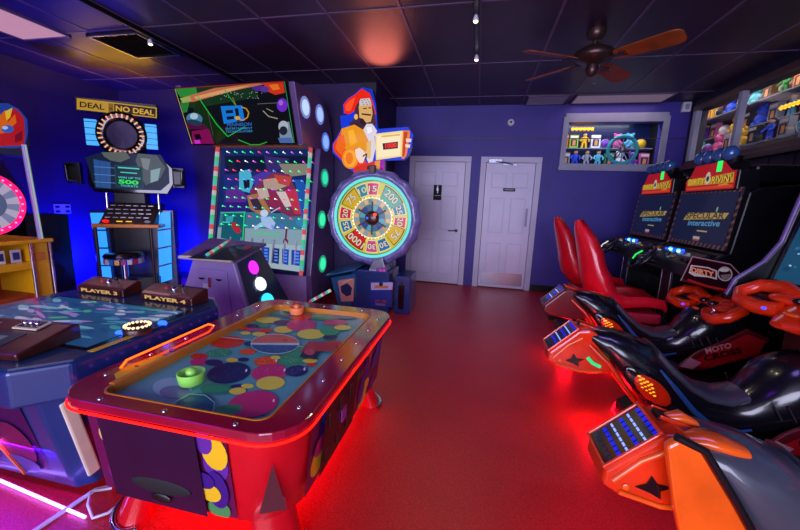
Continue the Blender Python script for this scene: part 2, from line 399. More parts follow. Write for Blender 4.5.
# lighting tracks with their small spot heads
def track(xa, ya, yb, heads, lab, cols):
    t = thing('light_track', (xa, (ya+yb)/2, ZC-.045), lab, 'light track')
    MB().bb(xa-.02, xa+.02, ya, yb, ZC-.045, ZC-.005, 'black').build('rail', t, .004)
    for (y, dx), col in zip(heads, cols):
        z = ZC-.045
        b = MB().tube([(xa, y, z+.01), (xa, y, z-.02)], .006, 'steel').lathe([(.012, .02), (.02, .0), (.024, -.02), (.014, -.024)], (xa+dx, y-.01, z-.035), 'white_plastic', n=16)
        hd = b.build('spot_head', t)
        MB().ball((xa+dx, y-.01, z-.06), (.018, .018, .01), 'led', col).build('bulb', hd)
        lamp('spot_lamp', 'SPOT', (xa+dx, y-.01, z-.085), col, 16, .04, spot=110)
track(-.13, 2.0, 4.0, [(3.1, 0), (3.86, 0)], 'thin black ceiling track with two small lit spotlights above the red aisle', ['#f4e0b0', '#ffe9e0'])
track(-3.2, 1.4, 4.6, [(3.13, 0)], 'long black ceiling track running beside the air vent with one lit spotlight', ['#ffe2b8'])
# ---- ceiling fan
FX, FY = .87, 3.6
t = thing('ceiling_fan', (FX, FY, 2.45), 'bronze ceiling fan with orange-brown wooden blades', 'ceiling fan')
MB().lathe([(.075, 2.83), (.078, 2.80), (.062, 2.76), (.035, 2.745)], (FX, FY, 0), 'bronze').build('canopy', t)
MB().lathe([(.02, 2.75), (.02, 2.68)], (FX, FY, 0), 'bronze').build('downrod', t)
MB().lathe([(.03, 2.70), (.09, 2.69), (.15, 2.655), (.165, 2.62), (.15, 2.585), (.07, 2.56), (.05, 2.55)], (FX, FY, 0), 'bronze', n=32).build('motor_housing', t)
MB().lathe([(.045, 2.56), (.05, 2.52), (.042, 2.47), (.01, 2.455)], (FX, FY, 0), 'bronze').build('switch_cup', t)
MB().tube([(FX+.03, FY-.02, 2.47), (FX+.03, FY-.02, 2.40)], .002, 'chrome', n=5).ball((FX+.03, FY-.02, 2.395), .007, 'chrome').build('pull_chain', t)
for ang in (-42, 50, 137, 205):
    a = math.radians(ang); u = Vector((math.cos(a), math.sin(a), 0)); w = Vector((-math.sin(a), math.cos(a), 0)); c0 = Vector((FX, FY, 2.575))
    br = MB().bar(c0+u*.1, c0+u*.24, .035, .008, 'bronze').bar(c0+u*.22-w*.03, c0+u*.27-w*.03, .03, .008, 'bronze').bar(c0+u*.22+w*.03, c0+u*.27+w*.03, .03, .008, 'bronze')
    pts = []
    for r, hw in ((.18, .045), (.24, .062), (.45, .074), (.6, .08), (.64, .066), (.655, .04)): pts.append((r, hw))
    out = [(r, -h_) for r, h_ in pts]+[(r, h_) for r, h_ in reversed(pts)]
    bl = MB().ext([c0+u*r+w*h_+Vector((0, 0, .006-h_*.28)) for r, h_ in out], (0, 0, .008), 'fan_blade')
    o = bl.build('blade', t); br.build('blade_bracket', o)
# ================================================================ DISPLAY WINDOWS (to the prize room behind)
def frame_box(mb, ax, p, q, u0, u1, z0, z1, w, m):
    for a0, a1, b0, b1 in ((u0-w, u1+w, z1, z1+w), (u0-w, u1+w, z0-w, z0), (u0-w, u0, z0, z1), (u1, u1+w, z0, z1)):
        if ax == 'y': mb.bb(a0, a1, p, q, b0, b1, m)
        else: mb.bb(p, q, a0, a1, b0, b1, m)
b = MB(); frame_box(b, 'y', YB-.03, YB+.01, BW[0], BW[1], BW[2], BW[3], .075, 'frame_wood')
b.bb(BW[0]-.09, BW[1]+.09, YB-.06, YB, BW[2]-.1, BW[2]-.06, 'frame_wood').bb(BW[0]-.05, BW[1]+.05, YB-.032, YB-.03, BW[3], BW[3]+.12, 'frame_wood')
w1 = struct(b, 'window_1', bevel=.004); struct(MB().bb(BW[0], BW[1], YB+.03, YB+.036, BW[2], BW[3], 'pane_glass'), 'window_pane', w1)
b = MB()
b.bb(BW[0]-.1, BW[1]+.1, YB+.62, YB+.66, BW[2]-.1, BW[3]+.24, 'navy').bb(BW[0]-.1, BW[1]+.1, YB+.12, YB+.62, BW[2]-.1, BW[2], 'frame_wood').bb(BW[0]-.1, BW[1]+.1, YB+.12, YB+.62, BW[3]+.18, BW[3]+.24, 'black_matte').bb(BW[0]-.14, BW[0]-.1, YB+.12, YB+.66, BW[2]-.1, BW[3]+.24, 'black_matte').bb(BW[1]+.1, BW[1]+.14, YB+.12, YB+.66, BW[2]-.1, BW[3]+.24, 'black_matte')
struct(b, 'display_niche', w1)
b = MB(); frame_box(b, 'x', XR-.03, XR+.01, RW[0], RW[1], RW[2], RW[3], .07, 'dark_wood')
b.bb(XR-.07, XR, RW[0]-.1, RW[1]+.1, RW[2]-.12, RW[2]-.06, 'dark_wood')
for y in (4.86, 3.95, 3.1): b.bb(XR-.035, XR+.03, y-.03, y+.03, RW[2], RW[3], 'frame_wood')
b.bb(XR-.034, XR+.03, RW[1]-.04, RW[1]+.04, RW[2], RW[3], 'frame_wood')
w2 = struct(b, 'window_2', bevel=.004); struct(MB().bb(XR+.03, XR+.036, RW[0], RW[1], RW[2], RW[3], 'pane_glass'), 'window_pane', w2)
NE = 7.0
b = MB(); b.bb(XR+.62, XR+.66, RW[0]-.1, NE, RW[2]-.1, 3.05, 'dark_red').bb(XR+.12, XR+.62, RW[0]-.1, NE, RW[2]-.1, RW[2], 'frame_wood').bb(XR+.12, XR+.62, RW[0]-.1, NE, 2.99, 3.05, 'black_matte').bb(XR+.12, XR+.66, RW[0]-.14, RW[0]-.1, RW[2]-.1, 3.05, 'black_matte').bb(XR+.12, XR+.66, NE, NE+.04, RW[2]-.1, 3.05, 'dark_red').bb(XR+.08, XR+.12, RW[1]+.04, NE, RW[2]-.1, 3.05, 'black_matte')
struct(b, 'display_niche', w2)
lamp('niche_fill', 'AREA', (1.8, YB+.2, 2.72), '#dfe8ff', 7, 1.1, (0, 0, 0), sy=.1)  # unseen fill added above each opening to brighten the prizes
lamp('niche_fill', 'AREA', (XR+.25, 5.6, 2.98), '#ffe8d8', 12, .15, (0, 0, 0), sy=2.2)
lamp('niche_fill', 'AREA', (XR+.25, 3.4, 2.98), '#ffe8d8', 5, .15, (0, 0, 0), sy=1.4)
COLN = {'yellow': '#f0c020', 'white': '#e8e8f0', 'blue': '#1f4fe0', 'green': '#2f8a4a', 'purple': '#7a48b0', 'red': '#d0281c', 'teal': '#2aa0a8', 'pink': '#e060a0', 'orange': '#f07a18', 'black': '#15151c', 'lime': '#9ad030', 'silver': '#9aa4b4', 'brown': '#6b4a2a', 'cyan': '#60c8e0'}
def prize(kind, col, p, lab, s=1, face=(0, -1, 0), grp='prizes'):
    c = COLN[col]; x, y, z = p; f = Vector(face); sd = Vector((-f.y, f.x, 0))
    if kind == 'box':
        t = thing('toy_box', p, lab, 'toy box', group=grp)
        rz = 0 if abs(f.y) > .5 else PI/2
        MB().box((x, y, z+.1*s), (.13*s, .07*s, .2*s), 'print_matte', c, rz=rz).build('carton', t, .003)
        q = Vector(p)+f*.0365*s; a = MB()
        def quad(u0, u1, w0, w1, cc): a.add([q+sd*u0*s+Vector((0, 0, w0*s)), q+sd*u1*s+Vector((0, 0, w0*s)), q+sd*u1*s+Vector((0, 0, w1*s)), q+sd*u0*s+Vector((0, 0, w1*s))], [(0, 1, 2, 3)], 'print', cc)
        quad(-.055, .055, .15, .185, '#f4f0e0'); quad(-.045, .045, .03, .135, '#20283c'); q = q+f*.001; quad(-.02, .025, .04, .12, '#e8a060'); a.build('label_print', t)
    elif kind == 'figure':
        t = thing('toy_figure', p, lab, 'toy figure', group=grp)
        b = MB(); P = Vector(p)
        for q in (-.022, .022): b.tube([P+sd*q*1.4*s+Vector((0, 0, .004)), P+sd*q*s+Vector((0, 0, .09*s))], [.017*s, .019*s], 'print_matte', c)
        b.loft([[P+sd*r*math.cos(k*PI/4)*s+f*r*.6*math.sin(k*PI/4)*s+Vector((0, 0, h_*s)) for k in range(8)] for r, h_ in ((.03, .08), (.034, .12), (.045, .165), (.02, .185))], 'print_matte', c)
        for q in (-1, 1): b.tube([P+sd*q*.045*s+Vector((0, 0, .16*s)), P+sd*q*.07*s+f*.02*s+Vector((0, 0, .12*s)), P+sd*q*.05*s+f*.05*s+Vector((0, 0, .1*s))], .012*s, 'print_matte', c)
        b.build('body', t); MB().ball(P+Vector((0, 0, .21*s)), .03*s, 'print_matte', '#e0b090').build('head', t)
        MB().ball(P+Vector((0, 0, .222*s))-f*.004, (.032*s, .032*s, .024*s), 'print_matte', '#101018' if col != 'black' else '#c8c8d0').build('helmet', t)
    elif kind == 'plush':
        t = thing('plush_toy', p, lab, 'plush toy', group=grp); P = Vector(p); b = MB()
        b.ball(P+Vector((0, 0, .07*s)), (.065*s, .06*s, .072*s), 'print_matte', c)
        for q in (-1, 1): b.ball(P+sd*q*.06*s+Vector((0, 0, .08*s)), .026*s, 'print_matte', c); b.ball(P+sd*q*.04*s+f*.045*s+Vector((0, 0, .026*s)), .027*s, 'print_matte', c)
        b.build('body', t); h2 = MB().ball(P+Vector((0, 0, .17*s)), .052*s, 'print_matte', c)
        for q in (-1, 1): h2.ball(P+sd*q*.04*s+Vector((0, 0, .215*s)), .02*s, 'print_matte', c)
        h2.build('head', t); e = MB()
        for q in (-1, 1): e.ball(P+sd*q*.02*s+f*.048*s+Vector((0, 0, .18*s)), .007*s, 'black_gloss')
        e.build('eyes', t)
    elif kind == 'ball':
        t = thing('toy_ball', p, lab, 'ball', group=grp); MB().ball((x, y, z+.07*s), .07*s, 'print_matte', c).build('shell', t); MB().torus((x, y, z+.07*s), .0695*s, .004*s, 'print_matte', '#f0f0f0', n=24, k=6, U=(1, 0, 0), V=(0, 0, 1)).build('stripe', t)
    else:
        t = thing('hoop_toy', p, lab, 'toy', group=grp); P = Vector(p)+Vector((0, 0, .15*s)); b = MB()
        b.torus(P, .13*s, .018*s, 'print_matte', c, n=32, U=sd).build('rim', t)
        b = MB().ball(P, .03*s, 'steel')
        for k in range(6):
            a = k*PI/6; d = (sd*math.cos(a)+Vector((0, 0, 1))*math.sin(a))*.125*s; b.tube([P-d, P+d], .006*s, 'steel', n=5)
        b.build('spokes', t)
    return t
z = BW[2]+.001; Y1 = YB+.28; Y2 = YB+.48; gb = 'prizes behind the back wall window'
bs = MB().bb(BW[0]-.08, BW[1]+.08, YB+.4, YB+.6, 2.26, 2.275, 'frame_wood'); tag(bs.build('display_shelf'), 'pale shelf board behind the glass of the back wall window', 'shelf')
L1 = [('box', 'silver', 1.27), ('figure', 'blue', 1.42), ('figure', 'silver', 1.585), ('figure', 'cyan', 1.75), ('box', 'green', 1.90), ('plush', 'white', 2.05), ('wheel', 'teal', 2.02), ('plush', 'purple', 2.225), ('box', 'pink', 2.38)]
for k, c, x in L1: prize(k, c, (x, YB+.33 if k != 'wheel' else YB+.17, z), '%s %s on the floor of the back wall display window' % (c, {'box': 'toy carton', 'figure': 'toy figure', 'plush': 'plush toy', 'wheel': 'spoked toy wheel'}[k]), 1.0 if k != 'wheel' else 1.5, grp=gb)
for k, c, x in [('box', 'orange', 1.25), ('box', 'lime', 1.40), ('figure', 'yellow', 1.56), ('box', 'white', 1.72), ('ball', 'purple', 1.87), ('plush', 'pink', 2.03), ('plush', 'cyan', 2.21), ('ball', 'yellow', 2.37)]:
    prize(k, c, (x, Y2, 2.276), '%s %s on the upper shelf of the back wall display window' % (c, {'box': 'toy carton', 'figure': 'toy figure', 'plush': 'plush toy', 'ball': 'play ball'}[k]), 1.0, grp=gb)
gr = 'prizes behind the right wall window'; seq = ['plush', 'box', 'figure', 'box', 'ball', 'plush', 'box']; cs = ['brown', 'pink', 'silver', 'teal', 'black', 'green', 'white', 'cyan', 'purple', 'blue', 'orange', 'yellow']
for nm, xa, xb, zz in (('lower', XR+.16, XR+.34, 2.12), ('middle', XR+.36, XR+.6, 2.38), ('upper', XR+.36, XR+.6, 2.66)):
    bs = MB().bb(xa, xb, 3.3, NE-.05, zz-.015, zz, 'frame_wood'); tag(bs.build('display_shelf'), '%s pale shelf board behind the glass of the right wall window' % nm, 'shelf')
NM = {'box': 'toy carton', 'figure': 'toy figure', 'plush': 'plush toy', 'ball': 'play ball'}
where = lambda y: 'far' if y > 5.5 else 'near'
used = set(); i = 0
for lvl, xx, zz, y0_, sc in (('lower', XR+.25, 2.121, 6.7, 1.0), ('middle', XR+.47, 2.381, 6.8, 1.05), ('upper', XR+.47, 2.661, 6.75, 1.0)):
    y = y0_
    while y > 3.7:
        for k_, c in [(seq[(i+a_) % 7], cs[(i*5+b_) % 12]) for b_ in range(12) for a_ in (0, 1, 2)]:
            if (k_, c, lvl, where(y)) not in used: break
        used.add((k_, c, lvl, where(y)))
        t_ = prize(k_, c, (xx, y, zz), '%s %s on the %s shelf, %s half of the right wall window' % (c, NM[k_], lvl, where(y)), sc, (-1, 0, 0), gr); y -= .215; i += 1
# sign reflections in the window panes, added as glowing strips behind the glass
b = MB().tube([(1.29, YB+.2, 2.52), (1.6, YB+.2, 2.52)], .012, 'led', '#e89018', n=6)
for k in range(6): b.box((1.31+k*.055, YB+.2, 2.515), (.03, .008, .05), 'lit_bright', '#ffa020')
tag(b.build('sign_reflection'), 'orange sign reflection at the top left of the back wall window', 'sign reflection')
b = MB().tube([(XR+.2, 4.62, 2.42), (XR+.2, 4.15, 2.42)], .014, 'lit_bright', '#f0a818', n=6).ball((XR+.2, 4.12, 2.42), (.02, .04, .035), 'lit_bright', '#ff6a50')
for k in range(8): b.box((XR+.2, 4.6-k*.05, 2.42), (.01, .02, .045), 'lit_bright', '#ffc030')
tag(b.build('sign_reflection'), 'yellow sign reflection with a pink end in the right wall window', 'sign reflection')
# ================================================================ AIR HOCKEY
def rrect(x0, x1, y0, y1, r, n=6):
    o = []
    for cx, cy, a0 in ((x1-r, y0+r, -90), (x1-r, y1-r, 0), (x0+r, y1-r, 90), (x0+r, y0+r, 180)):
        for k in range(n+1):
            a = math.radians(a0+90*k/n); o.append((cx+r*math.cos(a), cy+r*math.sin(a)))
    return o
AX0, AX1, AY0, AY1, AZ = -1.463, -.50, .872, 2.24, .60
tbl = thing('air_hockey_table', (-.985, 1.54, 0), 'glossy maroon air hockey table with spotted playfield and red glowing rim in the foreground', 'air hockey table')
def ring(mb, o, i, z0, z1, m):
    n = len(o); vs = [(x, y, z0) for x, y in o]+[(x, y, z1) for x, y in o]+[(x, y, z0) for x, y in i]+[(x, y, z1) for x, y in i]; fs = []
    for k in range(n):
        j = (k+1) % n; fs += [(k, j, n+j, n+k), (n+k, n+j, 3*n+j, 3*n+k), (3*n+k, 3*n+j, 2*n+j, 2*n+k), (2*n+k, 2*n+j, j, k)]
    mb.add(vs, fs, m); return mb
out = rrect(AX0, AX1, AY0, AY1, .15); inn = rrect(-1.305, -.625, .933, 2.12, .05)
rail = ring(MB(), out, inn, .565, AZ, 'maroon').build('rail', tbl, .006)
ring(MB(), rrect(-1.306, -.624, .932, 2.121, .05), rrect(-1.301, -.629, .937, 2.116, .05), .52, .602, 'amber').bb(-1.322, -1.298, .99, 2.07, .52, .604, 'amber').build('inner_lip', tbl)
pts = rrect(AX0-.004, AX1+.004, AY0-.004, AY1+.004, .153, 8)
n_ = len(pts); red = [p for p in pts if not (p[0] < AX0+.02 and p[1] > AY0+.2)]; k0 = next(i for i in range(n_) if pts[i] in red and pts[i-1] not in red)
MB().tube([(x, y, .561) for x, y in [pts[(k0+i) % n_] for i in range(len(red))]], .0045, 'led_rim', '#ff1408', n=6).build('rim_light', tbl)
for k in range(16): MB().ball((AX0-.001, 1.04+k*.068, .585), .006, 'led', '#a028e0', 8, 5).build('dot_light', tbl)
MB().tube([(-1.40, 1.10, AZ), (-1.402, 1.13, AZ+.022), (-1.402, 1.6, AZ+.022), (-1.40, 1.64, AZ)], .0045, 'led', '#ff4a08', n=8).build('edge_light', tbl)
b = MB(); a = Art(b, (0, 0, AZ+.001), (0, 0, 1), 'print', (60, 290, 3.785))
a.poly([(205, 318), (262, 283), (370, 245), (400, 250), (370, 268), (215, 347)], '#e0b400').ell(290, 288, 9, 4, '#201020').ell(423, 226, 12, 6, '#5028b0').ell(330, 262, 6, 3, '#b88a00')
b.build('rail_decal', tbl)
for x, y in [(x, 1.04+k*.2) for x in (-1.40, -.562) for k in range(6)]+[(-1.25+k*.27, y) for y in (.90, 2.18) for k in range(3)]:
    MB().ball((x, y, AZ+.001), (.009, .009, .005), 'chrome', None, 12, 6).build('rail_bolt', tbl)
# playfield art, traced on the playing surface
PZ = .568
b = MB().bb(-1.304, -.626, .934, 2.119, .535, PZ-.001, 'print_play', '#58a8a8'); a = Art(b, (0, 0, PZ), (0, 0, 1), 'print_play', (190, 300, 4), step=.00012, clip=(-1.30, -.63, .938, 2.115))
G, R_, P_, Y_, N_, T_, O_ = '#2fa06a', '#d8281c', '#c82a70', '#e6dc50', '#1c1a5c', '#1c6a80', '#e8501c'
for e in [(-70, 350, 80, 40, '#8fc0c8', 0), (-60, 368, 62, 26, '#6f7aa0', 0), (110, 355, 70, 26, '#3c9078', 0), (60, 60+30, 90, 25, '#5aa0b0', -10), (150, 168, 68, 24, R_, -4), (115, 212, 52, 17, G, -3), (36, 226, 34, 13, R_, 0), (38, 248, 40, 14, P_, 0), (95, 250, 36, 13, N_, 0), (230, 206, 34, 12, O_, 0), (155, 292, 88, 42, N_, -8), (168, 240, 24, 9, Y_, 0), (214, 238, 22, 8, N_, 0), (305, 245, 50, 20, O_, -4), (405, 240, 55, 24, G, 0), (318, 290, 74, 34, P_, -6), (425, 284, 46, 22, N_, -4), (322, 332, 58, 27, Y_, -4), (192, 346, 30, 9, N_, 0), (230, 344, 26, 10, Y_, 0), (190, 364, 34, 14, Y_, -4), (250, 416, 104, 52, P_, -10), (110, 355, 50, 14, G, 0), (20, 420, 80, 46, T_, -10), (150, 440, 60, 22, G, -8), (430, 205, 60, 22, G, 0), (485, 258, 20, 8, R_, 0), (480, 243, 30, 9, Y_, 0), (312, 80, 50, 12, Y_, 0), (370, 90, 36, 10, N_, 0), (285, 100, 38, 9, G, 0), (240, 116, 34, 8, P_, 0), (222, 132, 22, 7, Y_, 0), (276, 136, 28, 8, Y_, 0), (300, 122, 30, 8, R_, 0), (250, 104, 26, 8, N_, 0), (375, 118, 40, 14, Y_, -2), (445, 100, 60, 24, P_, -2), (484, 136, 56, 20, Y_, 0), (440, 66, 50, 14, R_, 0), (545, 68, 60, 13, G, 0), (560, 122, 40, 20, G, 0), (395, 62, 34, 8, T_, 0), (350, 52, 34, 7, G, 0), (580, 90, 50, 12, P_, 0), (620, 66, 50, 9, '#3a7a8a', 0), (410, 40, 40, 7, Y_, 0), (500, 44, 40, 7, N_, 0), (245, 175, 30, 10, N_, 0), (575, 175, 40, 12, R_, 0), (560, 150, 30, 8, N_, 0), (205, 112, 18, 6, O_, 0), (342, 230, 20, 8, Y_, 0), (610, 110, 34, 10, Y_, 0)]:
    a.ell(*e)
a.ell(340, 175, 98, 41, '#bfe0d8'); a.poly([(340+95*math.cos(t), 175+38*math.sin(t)) for t in [PI*(1.03+k/16*.94) for k in range(17)]], '#d06a50'); a.poly([(340+95*math.cos(t), 175+38*math.sin(t)) for t in [PI*(.05+k/16*.92) for k in range(17)]], '#1c5a88')
a.ell(380, 160, 12, 6, '#c8502a')
a.line([(245, 160), (100, 145)], 3, '#a8d0c8').line([(435, 185), (600, 205)], 3, '#a8d0c8')
a.line([(-100, 430), (0, 375), (60, 380), (98, 410), (90, 460)], 3, '#a8e0c0')
a.poly([(475, 165), (595, 172), (578, 205), (440, 205)], '#b02838').poly([(455, 200), (520, 205), (505, 238), (437, 228)], '#16143c').ell(478, 208, 22, 12, '#c04060')
rnd = random.Random(3)
for (cx, cy, rx, ry, cc) in [(155, 292, 80, 36, '#5a60b0'), (318, 290, 66, 28, '#e880b0'), (305, 245, 42, 15, '#f0a070'), (425, 284, 38, 16, '#5a60b0'), (405, 235, 45, 16, '#80d0a8'), (115, 212, 44, 13, '#80d0a8'), (340, 192, 70, 16, '#5a98b8')]:
    for k in range(26):
        t, q = rnd.random()*2*PI, math.sqrt(rnd.random()); a.k = 62; a.ell(cx+rx*q*math.cos(t), cy+ry*q*math.sin(t), 2.2, 1.4, cc, n=6)
for e in [(225, 282), (345, 242), (335, 402), (378, 280), (458, 276)]: a.k = 64; a.ell(e[0], e[1], 4, 7, '#f0e8f0', 20, n=8)
b.build('playfield', tbl)
# body
def bodyring(z, ins, r=.2): return [Vector((x, y, z)) for x, y in rrect(AX0+ins, AX1-ins, AY0+ins, AY1-ins, r)]
MB().loft([bodyring(.175, .085, .17), bodyring(.19, .072, .18), bodyring(.42, .045, .17), bodyring(.565, .03, .14)], 'red_plastic').build('cabinet', tbl)
def onside(u, v, side):                       # u along side 0..1, v height 0..1, pushed just off the tapering body
    z = .2+v*.36; ins = .071-.041*(z-.19)/.375-.003
    return {'front': lambda: (AX0+.03+u*(AX1-AX0-.06), AY0+ins, z), 'right': lambda: (AX1-ins, AY0+.03+u*(AY1-AY0-.06), z), 'back': lambda: (AX1-.03-u*(AX1-AX0-.06), AY1-ins, z), 'left': lambda: (AX0+ins, AY1-.03-u*(AY1-AY0-.06), z)}[side]()
def sidegrid(mb, side, u0, u1, v0, v1, m, col, lift=0, n=6):
    nrm = {'front': Vector((0, -1, -.1)), 'right': Vector((1, 0, -.1)), 'back': Vector((0, 1, -.25)), 'left': Vector((-1, 0, -.25))}[side]
    vs = [Vector(onside(u0+(u1-u0)*i, v0+(v1-v0)*j/n, side))+nrm*lift for j in range(n+1) for i in (0, 1)]
    mb.add(vs, [(2*j, 2*j+1, 2*j+3, 2*j+2) for j in range(n)], m, col)
def sideell(mb, side, cu, cv, ru, rv, col, lift, n=16):
    nrm = {'front': Vector((0, -1, -.1)), 'right': Vector((1, 0, -.1)), 'back': Vector((0, 1, -.25)), 'left': Vector((-1, 0, -.25))}[side]
    cl = lambda q: max(0.01, min(.99, q))
    mb.add([Vector(onside(cl(cu+ru*math.cos(t)), cl(cv+rv*math.sin(t)), side))+nrm*lift for t in [2*PI*i/n for i in range(n)]], [list(range(n))], 'print', col)
PAL = ['#e0b820', '#a01a60', '#301878', '#3c8a50', '#5a2a90', '#c8b060', '#801838', '#2838a0', '#c02828']
rnd = random.Random(11)
for side, u0, u1 in (('front', .13, .76), ('right', .13, .88), ('back', .2, .8), ('left', .14, .86)):
    b = MB(); sidegrid(b, side, u0, u1, .02, .97, 'print', '#5a1046', .004)
    for k in range(30):
        cu = u0+.05+(u1-u0-.1)*rnd.random(); ru = .025+rnd.random()*.03; cu = min(max(cu, u0+ru), u1-ru)
        sideell(b, side, cu, .1+.8*rnd.random(), ru, .08+rnd.random()*.16, PAL[k % 9], .005+k*.0003)
    b.build('side_panel', tbl)
b = MB(); vs = []
sidegrid(b, 'front', .20, .64, .0, .99, 'navy_panel', None, .018); b.build('front_door', tbl)
b = MB()
c0 = Vector(onside(.44, .25, 'front'))+Vector((0, -.02, 0)); b.ball(c0, (.13, .006, .03), 'black_matte', None, 24, 8).ball(c0+Vector((.0, -.003, -.045)), (.045, .006, .02), 'black', None, 20, 8); b.build('speaker_recess', tbl)
b = MB(); sidegrid(b, 'right', .20, .50, .06, .92, 'black', None, .018); cdo = b.build('coin_door', tbl)
for k in range(3):
    for j in (.25, .7): p_ = Vector(onside(.25+k*.09, j, 'right'))+Vector((.02, 0, 0)); MB().box(p_, (.006, .05, .06), 'bronze').build('coin_slot', cdo, .002)
p_ = Vector(onside(.36, .5, 'right'))+Vector((.024, 0, 0)); MB().box(p_, (.006, .05, .06), 'print', '#8a3a90').build('price_plate', cdo)
cn = Vector((.70, -.66, -.1)); b = MB(); a = Art(b, Vector((AX1-.09, AY0+.09, .36))+cn.normalized()*.012, cn, 'print', (200, 370, 3.3125))
a.poly([(240, 312), (196, 478), (288, 462)], '#5a3038'); b.build('corner_decal', tbl)
for x, y, sx, sy in ((AX0+.17, AY0+.17, -1, -1), (AX1-.17, AY0+.17, 1, -1), (AX0+.17, AY1-.15, -1, 1), (AX1-.15, AY1-.15, 1, 1)):
    d = Vector((sx, sy, 0)).normalized(); q = Vector((-d.y, d.x, 0)); b = MB()
    rings = []
    for h_, o_, hw, hd in ((.0, .055, .105, .07), (.03, .045, .095, .06), (.12, .015, .085, .055), (.2, .0, .09, .06)):
        c_ = Vector((x, y, h_))+d*(o_-.03); rings.append([c_+q*hw*math.cos(k*PI/6)+d*hd*math.sin(k*PI/6) for k in range(12)])
    lg = b.loft(rings, 'red_plastic').build('leg', tbl)
    c_ = Vector((x, y, .014))+d*.025; MB().tube([c_+q*.11*math.cos(t)+d*.07*math.sin(t) for t in [-.2+k*.3 for k in range(12)]], .012, 'chrome').build('foot_guard', lg)
# goal slots and centre light overhead not fitted; mallets rest on the playfield
def mallet(x, y, m, lab, r=.048):
    t = thing('air_hockey_mallet', (x, y, PZ+.006), lab, 'mallet')
    MB().lathe([(r*.9, .001), (r*.95, .006), (r*1.06, .042), (r*1.04, .047), (r*.95, .046), (r*.86, .02), (r*.5, .017), (.001, .017)], (x, y, PZ+.007), m, n=32).build('base', t)
    MB().lathe([(r*.45, .014), (r*.38, .03), (r*.40, .05), (r*.28, .06), (.001, .063)], (x, y, PZ+.007), m, n=24).build('handle', t)
p = onz(192, 384, PZ); mallet(p.x, p.y, 'lime', 'lime green round mallet lying on the near left of the spotted playfield', .049)
p = onz(305, 306, PZ+.02); mallet(p.x+.01, 2.05, 'coral', 'orange round mallet at the far end of the air hockey playfield', .045)
# ================================================================ PIRATE COIN TABLE (four player)
PX0, PX1, PY0, PY1, PT = -2.66, -1.515, .875, 1.95, .65
ct = thing('pirate_game_table', (-2.06, 1.41, 0), 'blue four-player arcade table with glowing blue screen top and wooden player boxes', 'arcade table')
def cham(x0, x1, y0, y1, c): return [(x0+c, y0), (x1-c, y0), (x1, y0+c), (x1, y1-c), (x1-c, y1), (x0+c, y1), (x0, y1-c), (x0, y0+c)]
MB().prism(cham(PX0, PX1, PY0, PY1, .13), 'z', .50, PT, 'blue_body').build('table_rim', ct, .012)
MB().prism(cham(PX0+.02, PX1-.02, PY0+.02, PY1-.02, .13), 'z', PT, PT+.004, 'teal_top').build('table_surface', ct)
rg = lambda z, i, j: [Vector((x, y, z)) for x, y in cham(PX0+i, PX1-i, PY0+j, PY1-j, .05)]
MB().loft([rg(.04, .06, .16), rg(.1, .06, .14), rg(.52, .04, .05)], 'blue_body', smooth=False).build('cabinet', ct, .01)
MB().prism(cham(PX0+.22, PX1-.22, PY0+.22, PY1-.22, .1), 'z', 0, .05, 'black').build('plinth', ct)
b = MB()
def fr(u, v, lift): x0 = PX0+.16+u*(PX1-PX0-.36); return Vector((x0, PY0+.16-.11*v-lift, .04+v*.48))
b.add([fr(-.04, .06, .006), fr(1.0, .06, .006), fr(1.02, .97, .006), fr(-.05, .97, .006)], [(0, 1, 2, 3)], 'print', '#241048')
for k, (u, v, ru, rv, cc) in enumerate([(.2, .75, .22, .16, '#a83c10'), (.45, .8, .18, .12, '#c86010'), (.7, .7, .12, .18, '#701838'), (.5, .3, .3, .18, '#2a2a80'), (.85, .45, .12, .25, '#5a1848'), (.3, .45, .2, .1, '#50206a'), (.8, .2, .14, .1, '#3c3c98')]):  # orange blobs painted as reflections in the glass
    b.add([fr(min(1, u+ru*math.cos(t)), min(.96, v+rv*math.sin(t)), .008+k*.0008) for t in [2*PI*i/18 for i in range(18)]], [list(range(18))], 'print', cc)
for u0, u1 in ((.35, .55), (.62, .8), (.05, .15)): b.bar(fr(u0, .85, .016), fr(u1, .08, .016), .02, .004, 'amber')
b.build('front_glass', ct)
b = MB().bar((-1.548, .99, .49), (-1.566, 1.07, .10), .05, .016, 'cream', up=(1, -.15, .05)); b.build('corner_trim', ct, .008)
b = MB().bb(-2.56, -1.565, 1.10, 1.68, PT+.003, PT+.006, 'black_gloss'); b.build('screen_bezel', ct)
b = MB().bb(-2.53, -1.6, 1.125, 1.655, PT+.006, PT+.009, 'lit_table', '#1c4c78'); rnd = random.Random(5); zz = PT+.0095
cols = ['#2c6490', '#1c4a80', '#4484a8', '#6c9cb8', '#2f5a98', '#6058a0', '#8880b8', '#3a8890', '#16406c', '#a8a8c8', '#9870b8', '#489880', '#204888', '#a8b8c8']
for k in range(150):
    x, y = -2.5+.87*rnd.random(), 1.15+.48*rnd.random(); L, w_ = .03+.1*rnd.random()**2, .006+.014*rnd.random(); an = -.5+rnd.random()*.9
    L = min(L, x+2.53, -1.6-x, ) ; w_ = min(w_, .02)
    b.add([(max(-2.529, min(-1.601, x+L*math.cos(t)*math.cos(an)-w_*math.sin(t)*math.sin(an))), max(1.126, min(1.654, y+L*math.cos(t)*math.sin(an)+w_*math.sin(t)*math.cos(an))), zz+k*.00002) for t in [2*PI*i/10 for i in range(10)]], [list(range(10))], 'lit_table', cols[k % 14])
b.build('screen', ct)
